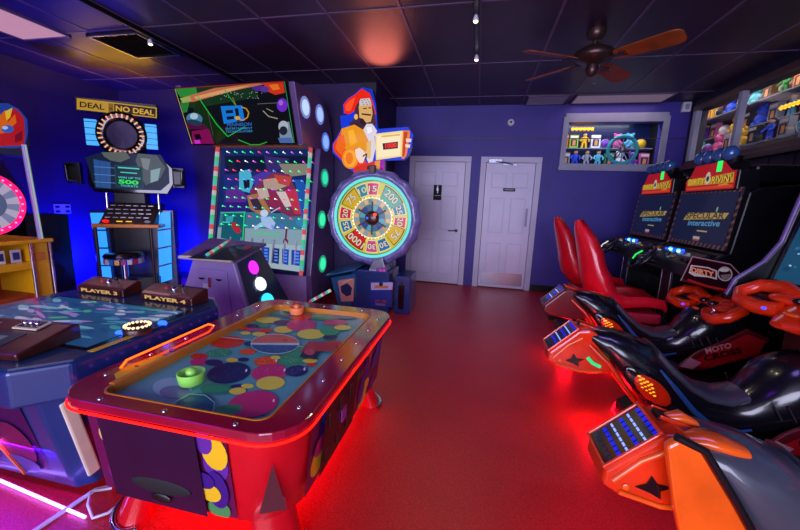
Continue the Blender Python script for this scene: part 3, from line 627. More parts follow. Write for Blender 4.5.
def playerbox(cx, cy, w, d, rz, txt):
    R = Matrix.Rotation(rz, 3, 'Z'); c = Vector((cx, cy, PT+.004)); L = lambda x, y, z: c+R @ Vector((x, y, z))
    pr = [(-d/2, 0), (-d/2, .042), (-d/2+.02, .055), (d/2-.03, .085), (d/2, .085), (d/2, 0)]
    b = MB().ext([L(-w/2, y, z) for y, z in pr], R @ Vector((w, 0, 0)), 'pirate_wood'); o = b.build('player_box', ct, .006)
    b = MB().ext([L(x, -d/2-.001, z) for x, z in ((-w/2+.02, .008), (w/2-.02, .008), (w/2-.02, .04), (-w/2+.02, .04))], R @ Vector((0, -.004, 0)), 'pirate_wood')
    if txt: flat_text(b, txt, L(-w/2+.04, -d/2-.0062, .012), R @ Vector((1, 0, 0)), (0, 0, 1), w-.08, .024, 'lit', '#e8c070', .04)  # lettering given a glow to read brighter
    b.build('name_plate', o)
    MB().ball(L(.0, .0, .072), (.022, .022, .018), 'chrome').build('button', o); MB().ball(L(-.07, .01, .07), (.015, .015, .012), 'print', '#c02020').build('button', o); MB().tube([L(.07, 0, .06), L(.075, -.01, .10)], .006, 'steel').ball(L(.076, -.01, .105), .012, 'black').build('joystick', o)
playerbox(-2.36, 1.84, .38, .13, -.02, 'PLAYER 3'); playerbox(-1.84, 1.83, .40, .13, -.06, 'PLAYER 4')
b0 = None
p = Vector((-1.93, 1.0, 0))
# the near player's box: wide tray with raised screens
R = Matrix.Rotation(.10, 3, 'Z'); c = Vector((-2.03, 1.045, PT+.004)); L = lambda x, y, z: c+R @ Vector((x, y, z))
b = MB().ext([L(-.32, y, z) for y, z in ((-.13, 0), (-.135, .03), (.09, .075), (.12, .07), (.12, 0))], R @ Vector((.64, 0, 0)), 'pirate_wood'); nb = b.build('player_box', ct, .008)
b = MB()
def slab(x0, x1, y0, y1, m, col=None, h_=.003, base=0):
    zf = lambda y: .03+(y+.135)/.225*.045+base; b.ext([L(x0, y0, zf(y0)), L(x1, y0, zf(y0)), L(x1, y1, zf(y1)), L(x0, y1, zf(y1))], (0, 0, h_), m, col)
slab(-.29, -.02, -.11, .07, 'print', '#10303c'); slab(.02, .2, -.11, .0, 'print', '#18323a'); slab(-.25, -.12, -.08, .0, 'print', '#285a60', .002, .003); slab(.05, .15, -.09, -.03, 'print', '#6a7a70', .002, .003); slab(-.1, .0, .02, .06, 'print', '#a09078', .002, .003)
slab(.1, .22, .02, .085, 'print', '#c8b8a0', .006, .004); slab(.112, .208, .03, .077, 'print', '#201410', .004, .009)
b.build('card_panel', nb)
for x in (.13, .16, .19): MB().ball(L(x, .052, .085), (.011, .011, .01), 'chrome').build('button', nb)
for x in (-.2, -.05): MB().ball(L(x, -.02, .065), (.02, .02, .012), 'print', '#7a6048').build('button', nb)
rc = onz(138, 331, PT+.01)
b = MB().lathe([(.06, 0), (.062, .02), (.054, .036), (.046, .036), (.04, .012)], (rc.x, rc.y, PT+.004), 'bronze', n=32); lr = b.build('light_ring', ct)
for k in range(18): t_ = 2*PI*k/18; MB().ball((rc.x+.05*math.cos(t_), rc.y+.05*math.sin(t_), PT+.04), .0075, 'lit_bright', '#ffd8a8', 8, 5).build('bulb', lr)
for px, py in ((122, 333), (164, 323)): q = onz(px, py, PT+.01); MB().ball((q.x-.01, q.y, PT+.008), (.026, .017, .014), 'led', '#1c48ff', 14, 8).build('corner_light', ct)
a_ = MB().bb(-1.585, -1.53, 1.10, 1.34, PT+.004, PT+.0055, 'print', '#d8b410').bb(-1.57, -1.562, 1.13, 1.3, PT+.0055, PT+.006, 'print', '#6a5408'); a_.build('price_sticker', ct)
tag(MB().tube([(-2.3, 1.03, .012), (-2.05, 1.005, .012), (-1.47, .95, .012)], .006, 'led_strong', '#8c6cff').build('floor_light_strip'), 'violet glowing light strip lying on the floor along the blue arcade table', 'light strip')
def P3(px, py, z=.012): return onz(px, py, z)
tag(MB().tube([P3(30, 534), P3(55, 517), P3(80, 500), P3(95, 490), P3(112, 486)], .009, 'cable_white').build('cable'), 'thick pale cable running diagonally over the purple-lit floor', 'cable')
tag(MB().tube([P3(112, 488, .02), P3(90, 492, .03), P3(88, 505, .02), P3(93, 518), P3(108, 513), P3(118, 505)], .006, 'cable_white').build('cable'), 'thin pale cable looped beside the near leg of the air hockey table', 'cable')
# ================================================================ YELLOW WHEEL GAME ON THE LEFT WALL
wy = thing('wheel_game', (-4.75, 2.3, 0), 'yellow redemption game with pink lit wheel against the left wall', 'arcade machine')
X = -4.2; y0, y1 = 1.75, 2.71
b = MB().bb(-5.4, X, y1-.15, y1, 0, .80, 'yellow').bb(-5.4, X, y0, y0+.15, 0, .80, 'yellow').bb(-5.4, -4.65, y0, y1, 0, .80, 'brown_orange').bb(-5.4, X-.02, y0, y1, 0, .30, 'brown_orange')
b.build('cabinet', wy, .01); MB().bb(-5.42, X+.06, y0-.02, y1+.02, .80, .835, 'yellow').build('counter', wy, .008)
MB().bb(-4.64, X+.02, y0+.15, y1-.15, .55, .62, 'yellow').build('card_shelf', wy, .006)
for k in range(4):
    MB().box((X-.06, 2.12+k*.12, .68), (.01, .075, .12), 'print', ['#d8d0c8', '#c84870', '#e0d8d0', '#c8c0d8'][k]).box((X-.054, 2.12+k*.12, .68), (.004, .05, .07), 'print', '#2c3470').build('prize_card', wy)
MB().bb(X, X+.012, y1-.12, y1-.04, .62, .70, 'amber').build('coin_plate', wy, .003)
b = MB().tube([(X+.02, y1-.155, 0), (X+.02, y1-.155, .82)], .014, 'chrome').tube([(X+.02, y1+.005, 0), (X+.02, y1+.005, .82)], .012, 'chrome').build('corner_trim', wy)
MB().tube([(X, y1-.05, .83), (X-.02, y1-.07, 1.72)], .022, 'lavender').tube([(X+.02, y1-.05, .83), (X, y1-.07, 1.72)], .008, 'lit', '#a8c8b8').build('post', wy)
MB().tube([(X, y0+.05, .83), (X-.02, y0+.07, 1.72)], .022, 'lavender').build('post', wy)
wc = Vector((X-.02, 2.30, 1.17))
MB().lathe([(.27, -.05), (.27, .02), (.2, .03), (.001, .03)], wc, 'navy', ax='x', n=48, R=Matrix.Rotation(PI/2, 3, 'Y')).build('wheel_backing', wy)
MB().torus(wc+Vector((.02, 0, 0)), .25, .028, 'lit_bright', '#e8186a', U=(0, 1, 0)).build('wheel_light_ring', wy)
b = MB(); n = 20
for k in range(n):
    t0, t1 = 2*PI*k/n, 2*PI*(k+1)/n; q = [wc+Vector((.034, r*math.cos(t), r*math.sin(t))) for r, t in ((.13, t0), (.225, t0), (.225, t1), (.13, t1))]
    b.add(q, [(0, 1, 2, 3)], 'lit', ['#c8c0d8', '#8a90b8'][k % 2])
for k in range(24): t = 2*PI*k/24; b.ball(wc+Vector((.045, .24*math.cos(t), .24*math.sin(t))), .009, 'lit_bright', '#ff90b0', 6, 4)
b.add([wc+Vector((.036, .13*math.cos(t), .13*math.sin(t))) for t in [2*PI*i/24 for i in range(24)]], [list(range(24))], 'lit', '#5a6a90'); b.build('wheel_disc', wy)
b = MB(); mp = [(1.9, 1.60), (2.62, 1.60), (2.70, 1.72), (2.68, 1.95), (2.55, 2.08), (2.3, 2.14), (2.05, 2.08), (1.9, 1.95)]
b.prism(mp, 'x', X-.16, X-.02, 'navy'); b.build('marquee_box', wy, .01)
b = MB(); a = Art(b, (X-.018, 0, 0), (1, 0, 0), 'lit', (0, 60, 3.985))
a.poly([(-40, 170), (30, 172), (75, 195), (108, 235), (112, 290), (100, 345), (60, 352), (-40, 350)], '#2848a8').poly([(-40, 270), (30, 230), (60, 190), (95, 230), (100, 300), (95, 340), (-40, 345)], '#c81c28').poly([(-30, 250), (20, 200), (40, 210), (30, 250), (60, 215), (66, 250), (20, 290), (-30, 300)], '#f0701c').poly([(20, 205), (50, 190), (40, 230), (25, 240)], '#f8d030').ell(30, 275, 25, 16, '#3868d0').ell(20, 270, 12, 7, '#c8d8f0').poly([(60, 300), (90, 280), (88, 320), (60, 330)], '#801030'); b.build('marquee_art', wy)
MB().prism([(1.85, .9), (1.98, .9), (1.98, 1.7), (1.85, 1.7)], 'x', X-.5, X-.04, 'dark_red').bb(-5.35, X-.5, 1.9, 2.6, .835, 2.0, 'navy').build('back_cabinet', wy, .01)
t = thing('speaker_cabinet', (-5.2, 3.22, 0), 'tall black speaker cabinet standing against the left wall behind the yellow game', 'speaker')
MB().bb(-5.42, -5.02, 3.05, 3.5, 0, 1.02, 'black').build('cabinet', t, .012)
b = MB(); b.lathe([(.12, 0), (.12, .012), (.1, .016), (.03, .0), (.001, .006)], (-5.02, 3.27, .32), 'black_matte', n=28, R=Matrix.Rotation(PI/2, 3, 'Y')).lathe([(.12, 0), (.12, .012), (.1, .016), (.03, .0), (.001, .006)], (-5.02, 3.27, .68), 'black_matte', n=28, R=Matrix.Rotation(PI/2, 3, 'Y')); b.build('speaker_cone', t)
# ================================================================ BRIEFCASE GAME IN THE CORNER
D0 = Vector((-4.58, 3.91, 0)); DA = math.radians(29)
dn = thing('quiz_game', D0, 'blue-lit quiz game cabinet with ring of bulbs and wide screen in the far left corner', 'arcade machine', DA)
U = Vector((math.cos(DA), math.sin(DA), 0)); N = Vector((math.sin(DA), -math.cos(DA), 0)); RD = Matrix.Rotation(DA, 3, 'Z')
def D(x, y, z): return D0+RD @ Vector((x, y, z))
def dloc(px, py, y=0):                                   # where a sight line meets the cabinet's plane, in its own frame
    q = RD.transposed() @ (hit(px, py, D0-N*y, N)-D0); return q.x, q.z
def dbox(mb, x0, x1, y0, y1, z0, z1, m, col=None): mb.box(D((x0+x1)/2, (y0+y1)/2, (z0+z1)/2), (x1-x0, y1-y0, z1-z0), m, col, rz=DA); return mb
xs0, zs1 = dloc(76, 97); xs1, zq = dloc(157, 106); _, zs0 = dloc(77, 111)
dbox(MB(), xs0, xs1, -.03, .06, zs0, zs1, 'black').build('sign_box', dn, .004)
b = MB(); a = Art(b, D(0, -.031, 0), N, 'lit', (0, 60, 3.985))
a.poly([(306, 152), (625, 190), (625, 232), (306, 196)], '#d8a818').poly([(311, 157), (427, 171), (427, 205), (311, 191)], '#c8a030').poly([(432, 172), (452, 174), (452, 208), (432, 206)], '#8a6a10')
a.poly([(455, 174), (620, 194), (620, 227), (455, 208)], '#181008').text('DEAL', (318, 187), (416, 199), 22, '#140c04', .02).text('OR', (434, 198), (449, 200), 10, '#140c04', .02).text('NO DEAL', (461, 203), (614, 222), 22, '#f0bc28', .03)
b.build('sign_face', dn)
# ring of bulbs
cx, cz = dloc(122, 135, -.05)
dbox(MB(), cx-.18, cx+.18, .0, .2, 1.0, cz+.1, 'black').build('spine', dn, .01)
dbox(MB(), cx-.33, cx+.33, -.02, .04, cz-.13, cz+.14, 'navy').build('ring_mount', dn, .03)
b = MB(); RR = .235
Rn = Matrix((U, Vector((0, 0, 1)), N)).transposed()
b.lathe([(RR+.05, -.03), (RR+.055, .0), (RR+.04, .02), (RR-.06, .02), (RR-.07, .0)], D(cx, -.05, cz), 'black_gloss', n=40, R=Rn).build('bulb_ring', dn)
for k in range(26):
    t = 2*PI*k/26; d = U*math.cos(t)+Vector((0, 0, 1))*math.sin(t); MB().bar(D(cx, -.075, cz)+d*(RR-.03), D(cx, -.075, cz)+d*(RR+.018), .016, .012, 'lit_mid', '#ffb888', up=N).build('bulb', dn)
b = MB(); b.lathe([(RR-.05, 0), (.001, 0)], D(cx, -.052, cz), 'print', '#3c2f68', n=36, R=Rn); b.build('ring_centre', dn)
for sx in (-1, 1):
    b = MB(); xa, xb = cx+sx*(RR+.03), cx+sx*(RR+.15); dbox(b, min(xa, xb), max(xa, xb), -.06, -.03, cz-.15, cz+.16, 'lit_bright', '#3c90d8')
    for k in range(4): dbox(b, min(xa, xb)-.005, max(xa, xb)+.005, -.065, -.05, cz-.1+k*.075, cz-.092+k*.075, 'navy')
    b.build('side_light', dn)
# monitor with briefcase grips
x0, z1 = dloc(84, 155, -.12); x1, _ = dloc(172, 160, -.12); _, z0 = dloc(100, 192, -.12); zc = (z0+z1)/2
sc = [(x0, z0+.1), (x0+.06, z0), (x1-.08, z0), (x1, z0+.14), (x1, z1-.1), (x1-.1, z1), (x0+.02, z1-.0)]
MB().ext([D(x, -.11, z) for x, z in sc], RD @ Vector((0, .1, 0)), 'black_gloss').build('monitor_housing', dn, .012)
b = MB(); a = Art(b, D(0, -.113, 0), N, 'lit_screen', (0, 60, 3.985))
a.poly([(340, 388), (410, 365), (640, 378), (672, 430), (675, 490), (640, 520), (380, 512)], '#102040').poly([(372, 395), (440, 408), (442, 512), (382, 506)], '#2c5698')
for x in (395, 420): a.line([(x, 400), (x+4, 508)], 2, '#1c3c70')
for y in (425, 455, 485): a.line([(374, y), (560, y+12)], 2, '#5a98c8')
a.poly([(404, 368), (500, 366), (520, 390), (480, 408), (440, 400), (415, 385)], '#5c6460').poly([(550, 372), (625, 380), (660, 430), (640, 470), (580, 500), (555, 440), (540, 400)], '#4c585e').poly([(560, 390), (600, 395), (590, 440), (570, 430)], '#7c8488').poly([(600, 440), (640, 430), (630, 480), (600, 490)], '#88a8b0').poly([(455, 418), (568, 426), (572, 512), (462, 505)], '#0c4a50').poly([(459, 423), (564, 430), (567, 508), (465, 501)], '#0a2c3c')
a.line([(470, 428), (555, 434)], 5, '#50d8d0').line([(480, 447), (546, 452)], 4, '#50d8d0').text('WIN UP TO', (470, 471), (560, 477), 8, '#50d8d0', .02).text('500', (472, 492), (552, 498), 17, '#30f060', .04).text('TICKETS', (480, 503), (550, 508), 7, '#50d8d0', .02)
b.build('screen', dn)
for sx, px in ((-1, 74), (1, 178)):
    x_, z_ = dloc(px, 172, -.08); b = MB(); dbox(b, x_-.07, x_+.07, -.1, -.02, zc-.13, zc+.13, 'black')
    b.tube([D(x_-sx*.04, -.12, zc-.1), D(x_+sx*.05, -.13, zc-.09), D(x_+sx*.06, -.13, zc+.09), D(x_-sx*.04, -.12, zc+.1)], .02, 'black_gloss'); b.build('grip', dn, .01)
# control deck, posts and blue light columns
xa, za = dloc(94, 238, -.3); xb, zb = dloc(161, 236, -.3); _, zt = dloc(105, 222, -.3)
dk = zt
MB().ext([D(x, y, z) for x, y, z in [(xa+.06, -.30, zt-.02), (xa+.1, -.05, zt+.24), (xa+.1, .1, zt+.24), (xa+.06, .1, zt-.1)]], RD @ Vector((xb-xa-.14, 0, 0)), 'black').build('control_deck', dn, .01)
dbox(MB(), xa, xb, -.34, -.05, zt-.07, zt-.02, 'amber').build('deck_edge', dn, .012)
Ln = lambda u, v: D(xa+.1+u*(xb-xa-.22), -.30+v*.25-.004, zt-.02+v*.26+.004)
rnd = random.Random(2)
for j in range(4):
    for i in range(6): MB().box(Ln(.08+i*.165+(.03 if j % 2 else 0), .28+j*.19), (.055, .03, .012), 'print', ['#aab0b8', '#8a90a0', '#c8c8c8'][(i+j) % 3], rz=DA).build('button', dn)
MB().ball(Ln(.06, .1), (.045, .03, .02), 'lit_bright', '#f01818').build('button', dn); MB().ball(Ln(.95, .1), (.045, .03, .02), 'print', '#98a8b0').build('button', dn)
for i in (.35, .55): MB().box(Ln(i, .1), (.06, .02, .01), 'lit_bright', '#e8a818', rz=DA).build('button', dn)
for px, sx in ((103, -1), (156, 1)):
    x_, z_ = dloc(px, 205, -.2); MB().tube([D(x_, -.1, zt+.1), D(x_, -.08, zt+.36)], .02, 'chrome').build('post', dn)
for sx, pts in ((-1, [(90, 212), (103, 212), (112, 283), (102, 283)]), (1, [(157, 212), (170, 211), (172, 280), (160, 284)])):
    b = MB(); q = [dloc(px, py, -.1) for px, py in pts]
    dbox(b, min(p_[0] for p_ in q)-.02, max(p_[0] for p_ in q)+.02, -.06, .12, 0, q[0][1]+.02, 'navy')
    (ax_, az_), (bx_, bz_), (cx_, cz_), (dx_, dz_) = q
    for k in range(4):
        f0, f1 = k/4+.012, (k+1)/4-.012
        def mix(s_, e_, f): return (s_[0]+(e_[0]-s_[0])*f, s_[1]+(e_[1]-s_[1])*f)
        p4 = [mix(q[0], q[3], f0), mix(q[1], q[2], f0), mix(q[1], q[2], f1), mix(q[0], q[3], f1)]
        b.ext([D(x_, -.085, z_) for x_, z_ in p4], RD @ Vector((0, -.02, 0)), 'lit_bright', '#2c86e8')
    b.build('light_column', dn)
b = MB(); dbox(b, xa+.06, xb-.06, .05, .3, 0, zt+.1, 'black'); dbox(b, xa+.1, xb-.1, -.2, .05, 0, .2, 'black'); b.build('lower_cabinet', dn, .01)
sx_, sz_ = dloc(126, 256, -.3)
b = MB().lathe([(.01, .0), (.21, .0), (.215, .02), (.19, .05), (.02, .06)], D(sx_, -.36, sz_), 'black_gloss', n=32); st = b.build('turntable', dn)
b = MB(); cc = ['#c83030', '#d8d8d0', '#3870c0', '#d8a830', '#a03878', '#e0e0e8']
for k in range(20): t = 2*PI*k/20; b.box(D(sx_+.205*math.cos(t), -.36+.205*math.sin(t), sz_-.045), (.006, .05, .06), 'print', cc[k % 6], rz=DA+t)
b.build('case_display', st); MB().lathe([(.05, 0), (.035, .1), (.035, sz_)], D(sx_, -.36, .0), 'chrome').build('pedestal', dn)
for sx in (-1, 1): MB().tube([D(sx_+sx*.3, -.3, 0), D(sx_+sx*.3, -.3, zt-.05)], .02, 'bronze').build('front_post', dn)
lamp('blue_glow', 'POINT', D(.42, .34, .28), '#0810ff', 80, .03); lamp('blue_glow', 'POINT', D(-.60, .2, .40), '#0810ff', 260, .02)
lamp('blue_glow', 'POINT', D(0, -.2, .3), '#2030ff', 2, .1)
lamp('sign_glow', 'AREA', D(0, .0, 2.52), '#e0a020', 9, .8, (180, 0, 29), sy=.1)
# ================================================================ TALL PEG-DROP GAME
g = thing('peg_drop_game', (-2.72, 4.3, 0), 'tall purple arcade machine with tilted video marquee and glowing peg board', 'arcade machine')
GX0, GX1 = -3.42, -2.02
prof = [(4.02, 0), (3.98, .38), (4.12, 1.2), (4.26, 1.93), (3.82, 1.92), (3.63, 2.52), (4.02, 2.56), (4.28, 2.52), (4.5, 2.38), (4.63, 2.15), (4.68, 1.9), (4.68, 0)]
for x, nm in ((GX1, 'side_panel'), (GX0, 'side_panel')):
    s_ = MB().prism(prof, 'x', x-.02, x+.05, 'purple_body').build(nm, g, .008)
    if x == GX1: sp_right = s_
n2 = Vector((0, -.6, -.19)).normalized()                   # marquee faces forward and a little down
MB().prism([(3.66, 2.5), (3.84, 1.935), (4.2, 1.95), (4.3, 2.5)], 'x', GX0+.05, GX1-.02, 'black').build('marquee_housing', g)
p0 = Vector((0, 3.82, 1.92)); b = MB(); a = Art(b, p0+n2*.006, n2, 'lit', (160, 70, 4.417))
a.poly([(58, 78), (555, 47), (600, 328), (138, 333)], '#101014', 'black_gloss').poly([(66, 84), (550, 52), (593, 322), (142, 327)], '#0a1016')
a.poly([(75, 84), (440, 60), (430, 120), (150, 170), (100, 160)], '#12381e').poly([(66, 84), (160, 78), (165, 110), (90, 120)], '#2c9a3c').poly([(170, 120), (300, 290), (250, 325), (140, 200)], '#08300f').poly([(90, 140), (130, 140), (120, 185), (100, 190)], '#2a8a3a')
a.poly([(88, 125), (240, 80), (430, 58), (465, 62), (330, 90), (150, 140), (100, 145)], '#d07a50').poly([(150, 118), (300, 82), (400, 68), (300, 98), (160, 130)], '#f0b070').poly([(88, 125), (130, 115), (140, 135), (100, 145)], '#a8c060')
a.poly([(140, 270), (215, 260), (240, 325), (145, 327)], '#8a1058').poly([(150, 285), (175, 282), (185, 305), (160, 310)], '#0a0a10').poly([(120, 230), (190, 235), (215, 262), (120, 262)], '#58103c').poly([(150, 310), (175, 308), (180, 325), (155, 326)], '#e030e0')
a.ell(152, 215, 36, 26, '#4a88a8', 10).ell(150, 204, 18, 14, '#b8d8e0').ell(152, 232, 34, 12, '#204058', 10)
a.poly([(455, 58), (545, 54), (552, 100), (510, 110), (475, 95)], '#e03818').poly([(480, 66), (520, 62), (530, 85), (500, 90)], '#f88020').poly([(400, 75), (455, 68), (460, 95), (420, 90)], '#5828a0')
a.ell(540, 155, 24, 30, '#7a30d0').ell(534, 145, 10, 12, '#b070f0').ell(462, 85, 20, 14, '#5c3a9a').poly([(525, 235), (570, 228), (590, 322), (530, 310)], '#8aa0b0').ell(545, 250, 22, 26, '#b8c8d0').ell(545, 268, 18, 20, '#20283c').poly([(520, 300), (580, 298), (588, 322), (530, 322)], '#4c78b8')
rnd = random.Random(4)
for k in range(36): a.k = 26; a.ell(220+rnd.random()*230, 95+rnd.random()*35, 1.8, 1.8, '#c8d0c8', n=5)
a.line([(164, 112), (250, 240), (300, 294), (345, 268), (375, 250)], 4, '#18d050').line([(285, 88), (330, 150), (350, 170)], 4, '#18b048').line([(345, 308), (400, 330), (440, 330), (472, 318)], 4, '#18c048').line([(210, 180), (235, 290)], 2, '#7a4058').line([(320, 120), (350, 190)], 3, '#b08020')
a.line([(430, 150), (520, 145)], 2, '#8a7a70').line([(455, 180), (480, 205), (520, 215)], 4, '#b0a890').line([(470, 170), (500, 185)], 3, '#b0a890')
a.poly([(268, 160), (362, 156), (374, 224), (282, 238)], '#1488e8').poly([(290, 178), (322, 176), (324, 190), (292, 192)], '#0a1828').poly([(294, 206), (326, 203), (328, 217), (296, 220)], '#0a1828').poly([(330, 170), (345, 169), (354, 226), (340, 228)], '#0a1828')
a.line([(360, 164), (380, 170), (392, 188), (386, 210), (366, 222), (345, 218), (330, 208)], 5, '#e0a030').ell(343, 212, 11, 9, '#e8b840')
a.text('PENNISON', (296, 250), (404, 246), 15, '#3878c8', .015).text('ENTERTAINMENT', (290, 264), (408, 261), 9, '#3898d0', .015).text('TECHNOLOGIES', (290, 277), (408, 274), 9, '#3898d0', .015)
a.line([(66, 84), (142, 327)], 3, '#c0b070').line([(550, 52), (593, 322)], 3, '#20a060').line([(66, 82), (550, 50)], 3, '#a83020')
b.build('marquee_screen', g)
# peg board
A0 = Vector((0, 4.30, 2.09)); A1 = Vector((0, 3.99, .41)); dv = (A1-A0).normalized(); n3 = Vector((0, dv.z, -dv.y)).normalized()
if n3.y > 0: n3 = -n3
B = lambda x, s, l=0: Vector((x, 0, 0))+A0+dv*s+n3*l
b = MB().ext([B(GX0+.05, .1), B(GX1-.02, .1), B(GX1-.02, 1.75), B(GX0+.05, 1.75)], -n3*.04, 'navy'); b.build('board_back', g)
b = MB(); a = Art(b, A0+n3*.004, n3, 'lit_screen', (210, 140, 3.782))
a.poly([(40, 20), (385, 20), (352, 510), (22, 400)], '#142a68')
a.poly([(40, 270), (372, 280), (355, 500), (22, 400)], '#3a7898').poly([(30, 330), (366, 340), (352, 500), (24, 400)], '#8aa8b8').poly([(160, 390), (360, 400), (350, 500), (120, 470)], '#a8bcc8')
a.poly([(55, 60), (380, 60), (378, 120), (250, 110), (60, 130)], '#10183c').poly([(205, 60), (300, 70), (280, 110), (215, 120)], '#3a2c70').poly([(260, 90), (375, 90), (375, 130), (290, 140)], '#8a8878')
a.poly([(110, 120), (150, 110), (165, 160), (150, 200), (110, 190)], '#48b8d8').poly([(125, 150), (150, 150), (150, 180), (130, 185)], '#101830').poly([(55, 130), (105, 130), (110, 250), (50, 260)], '#1c2c80').poly([(60, 190), (100, 170), (145, 215), (120, 265), (60, 260)], '#5a2c90').poly([(50, 235), (140, 235), (140, 270), (48, 272)], '#301880')
a.poly([(150, 190), (230, 120), (300, 130), (330, 200), (350, 290), (300, 290), (220, 250), (160, 270)], '#7c3058').poly([(200, 150), (270, 140), (300, 170), (250, 190), (205, 180)], '#b8a090').poly([(240, 130), (310, 140), (300, 175), (260, 165)], '#c04838').poly([(250, 195), (285, 195), (310, 250), (285, 255)], '#d8c8c8').poly([(285, 190), (325, 185), (350, 280), (320, 280)], '#c83050').poly([(205, 190), (250, 200), (275, 250), (230, 250)], '#902850')
a.poly([(320, 150), (350, 150), (375, 200), (375, 320), (350, 310), (335, 230)], '#1c58b0').poly([(140, 210), (190, 200), (230, 270), (200, 290), (150, 260)], '#a87848').poly([(150, 225), (180, 220), (205, 265), (170, 265)], '#382c40').poly([(175, 185), (215, 180), (225, 215), (190, 225)], '#c8b0a8').poly([(155, 140), (200, 120), (240, 120), (170, 175)], '#4838a8')
a.poly([(50, 275), (135, 280), (130, 390), (40, 370)], '#145c70').poly([(80, 315), (95, 310), (120, 345), (105, 355), (85, 335)], '#b82838').poly([(60, 290), (90, 285), (85, 310), (60, 310)], '#38a0b8')
a.line([(130, 275), (124, 380)], 4, '#20e080').line([(40, 276), (135, 272)], 4, '#20d080').line([(45, 310), (75, 312)], 4, '#40e0c0').line([(160, 352), (262, 358)], 4, '#30e070')
a.ell(205, 277, 15, 14, '#c8d8f0').poly([(190, 290), (230, 290), (248, 315), (235, 340), (200, 325), (170, 340), (165, 330), (195, 310)], '#a8c8f0').ell(268, 326, 12, 10, '#4870c0').line([(230, 275), (265, 255)], 4, '#c8c8e0').line([(235, 320), (240, 350)], 7, '#78a8e8')
a.line([(290, 335), (286, 375)], 7, '#702048').ell(286, 384, 10, 11, '#702048').ell(286, 390, 5, 7, '#a8bcc8')
a.line([(330, 310), (350, 328)], 6, '#30b8c0').ell(345, 310, 20, 16, '#3888c0')
for x in (172, 212, 250, 286, 328):
    w_ = 13 if x < 320 else 20; y0_ = 400+(x-172)*.1; a.poly([(x-w_, y0_), (x+w_, y0_+3), (x+w_-3, y0_+62), (x-w_-1, y0_+56)], '#1848c0' if x != 250 else '#16306c')
    for q in range(4): a.poly([(x-w_*.55, y0_+8+q*12), (x+w_*.5, y0_+9+q*12), (x+w_*.4, y0_+15+q*12), (x-w_*.5, y0_+14+q*12)], '#6898f0')
b.build('board_art', g)
rnd = random.Random(8); pc = ['#40f090', '#c860f0', '#6090ff', '#f0f0ff', '#ff4060', '#e070e0']
for j in range(9):
    for i in range(11):
        x = GX0+.17+i*.115+(.05 if j % 2 else 0); s_ = .22+j*.118
        c_ = pc[0] if (i < 3 and j > 3) or rnd.random() < .2 else pc[rnd.randrange(6)]
        MB().bar(B(x, s_, .005), B(x, s_, .055), .008, .008, 'lit_mid', c_, up=(1, 0, 0)).ball(B(x, s_, .058), .0105, 'lit_bright', c_, 6, 4).build('peg', g)
for k in range(7): MB().bar(B(GX0+.3+k*.155, 1.32, .0), B(GX0+.3+k*.155, 1.62, .0), .012, .07, 'white_plastic', up=n3).build('slot_divider', g)
MB().ext([B(GX0+.05, .12, .09), B(GX1-.02, .12, .09), B(GX1-.02, 1.75, .09), B(GX0+.05, 1.75, .09)], n3*.006, 'pane_glass').build('front_glass', g)
for x in (GX0+.07, GX1-.03):
    b = MB(); cols = ['#60d8d0', '#f06060', '#d0d8d0', '#50e090']; nseg = 26
    for k in range(nseg): b.bar(B(x, .12+k*1.62/nseg, .11), B(x, .12+(k+1)*1.62/nseg, .11), .035, .035, 'lit', cols[k % 4], up=n3)
    b.build('light_strip', g)
MB().bb(GX0+.05, GX1-.02, 4.0, 4.6, 0, .38, 'lavender').build('base', g, .01)
b = MB(); b.bb(GX0+.07, GX1-.04, 4.08, 4.3, 1.93, 1.99, 'amber'); b.build('top_ledge', g)
for (px, py, r_, cc) in ((305.3, 107.4, 9, '#9ab0f8'), (319.8, 114.6, 8, '#88a0f8'), (325.7, 142, 8, '#7090f8'), (324.8, 178, 8.5, '#28b890'), (322, 219.6, 8.5, '#30c890'), (322.6, 263.8, 9, '#30c890')):
    c_ = onx(px, py, GX1+.052); b = MB(); rr = .115
    b.ext([c_+Vector((0, rr*math.cos(t), rr*math.sin(t))) for t in [2*PI*i/28 for i in range(28)]], (.004, 0, 0), 'lit', cc)
    b.ext([c_+Vector((.004, rr*.72*math.cos(t), rr*.72*math.sin(t))) for t in [2*PI*i/28 for i in range(28)]], (.002, 0, 0), 'lit_bright', cc)
    b.build('porthole_light', g)
# its control pedestal
k = thing('control_pedestal', (-2.58, 3.25, 0), 'lavender control pedestal with a dark slanted top in front of the peg board machine', 'game controls')
def top(px, py): return px
Tq = [Vector((-2.92, 3.0, .68)), Vector((-2.31, 3.0, .68)), Vector((-2.22, 3.44, .80)), Vector((-2.92, 3.44, .82))]
b = MB().loft([[Vector((-3.03, 2.98, 0)), Vector((-2.10, 2.98, 0)), Vector((-2.02, 3.7, 0)), Vector((-3.03, 3.7, 0))], [Vector((-2.83, 3.07, .67)), Vector((-2.36, 3.07, .67)), Vector((-2.30, 3.42, .79)), Vector((-2.87, 3.42, .79))]], 'lavender', smooth=False); b.build('cabinet', k, .01)
MB().ext(Tq, (0, 0, .03), 'purple_body').build('control_top', k, .006)
b = MB(); a = Art(b, Vector((-2.6, 3.0, .713)), Vector((0, -.26, .96)), 'print', (120, 230, 4)); a.poly([(270, 113), (400, 53), (560, 66), (455, 123)], '#0c0a1c')
for q, cc in (((330, 95), '#301a60'), ((380, 75), '#183a70'), ((450, 80), '#40206a'), ((500, 75), '#702848'), ((480, 70), '#207060'), ((510, 68), '#a02838')): a.ell(q[0], q[1], 16, 6, cc)
b.build('top_art', k)
MB().tube([Tq[0]+Vector((.0, -.004, .012)), Tq[1]+Vector((0, -.004, .012))], .02, 'cream').build('front_edge', k)
b = MB(); cl = ['#60d8d0', '#f06060', '#d0d8d0', '#50e090']; p_, q_ = Vector((-2.62, 3.02, .73)), Vector((-2.66, 3.4, .83))
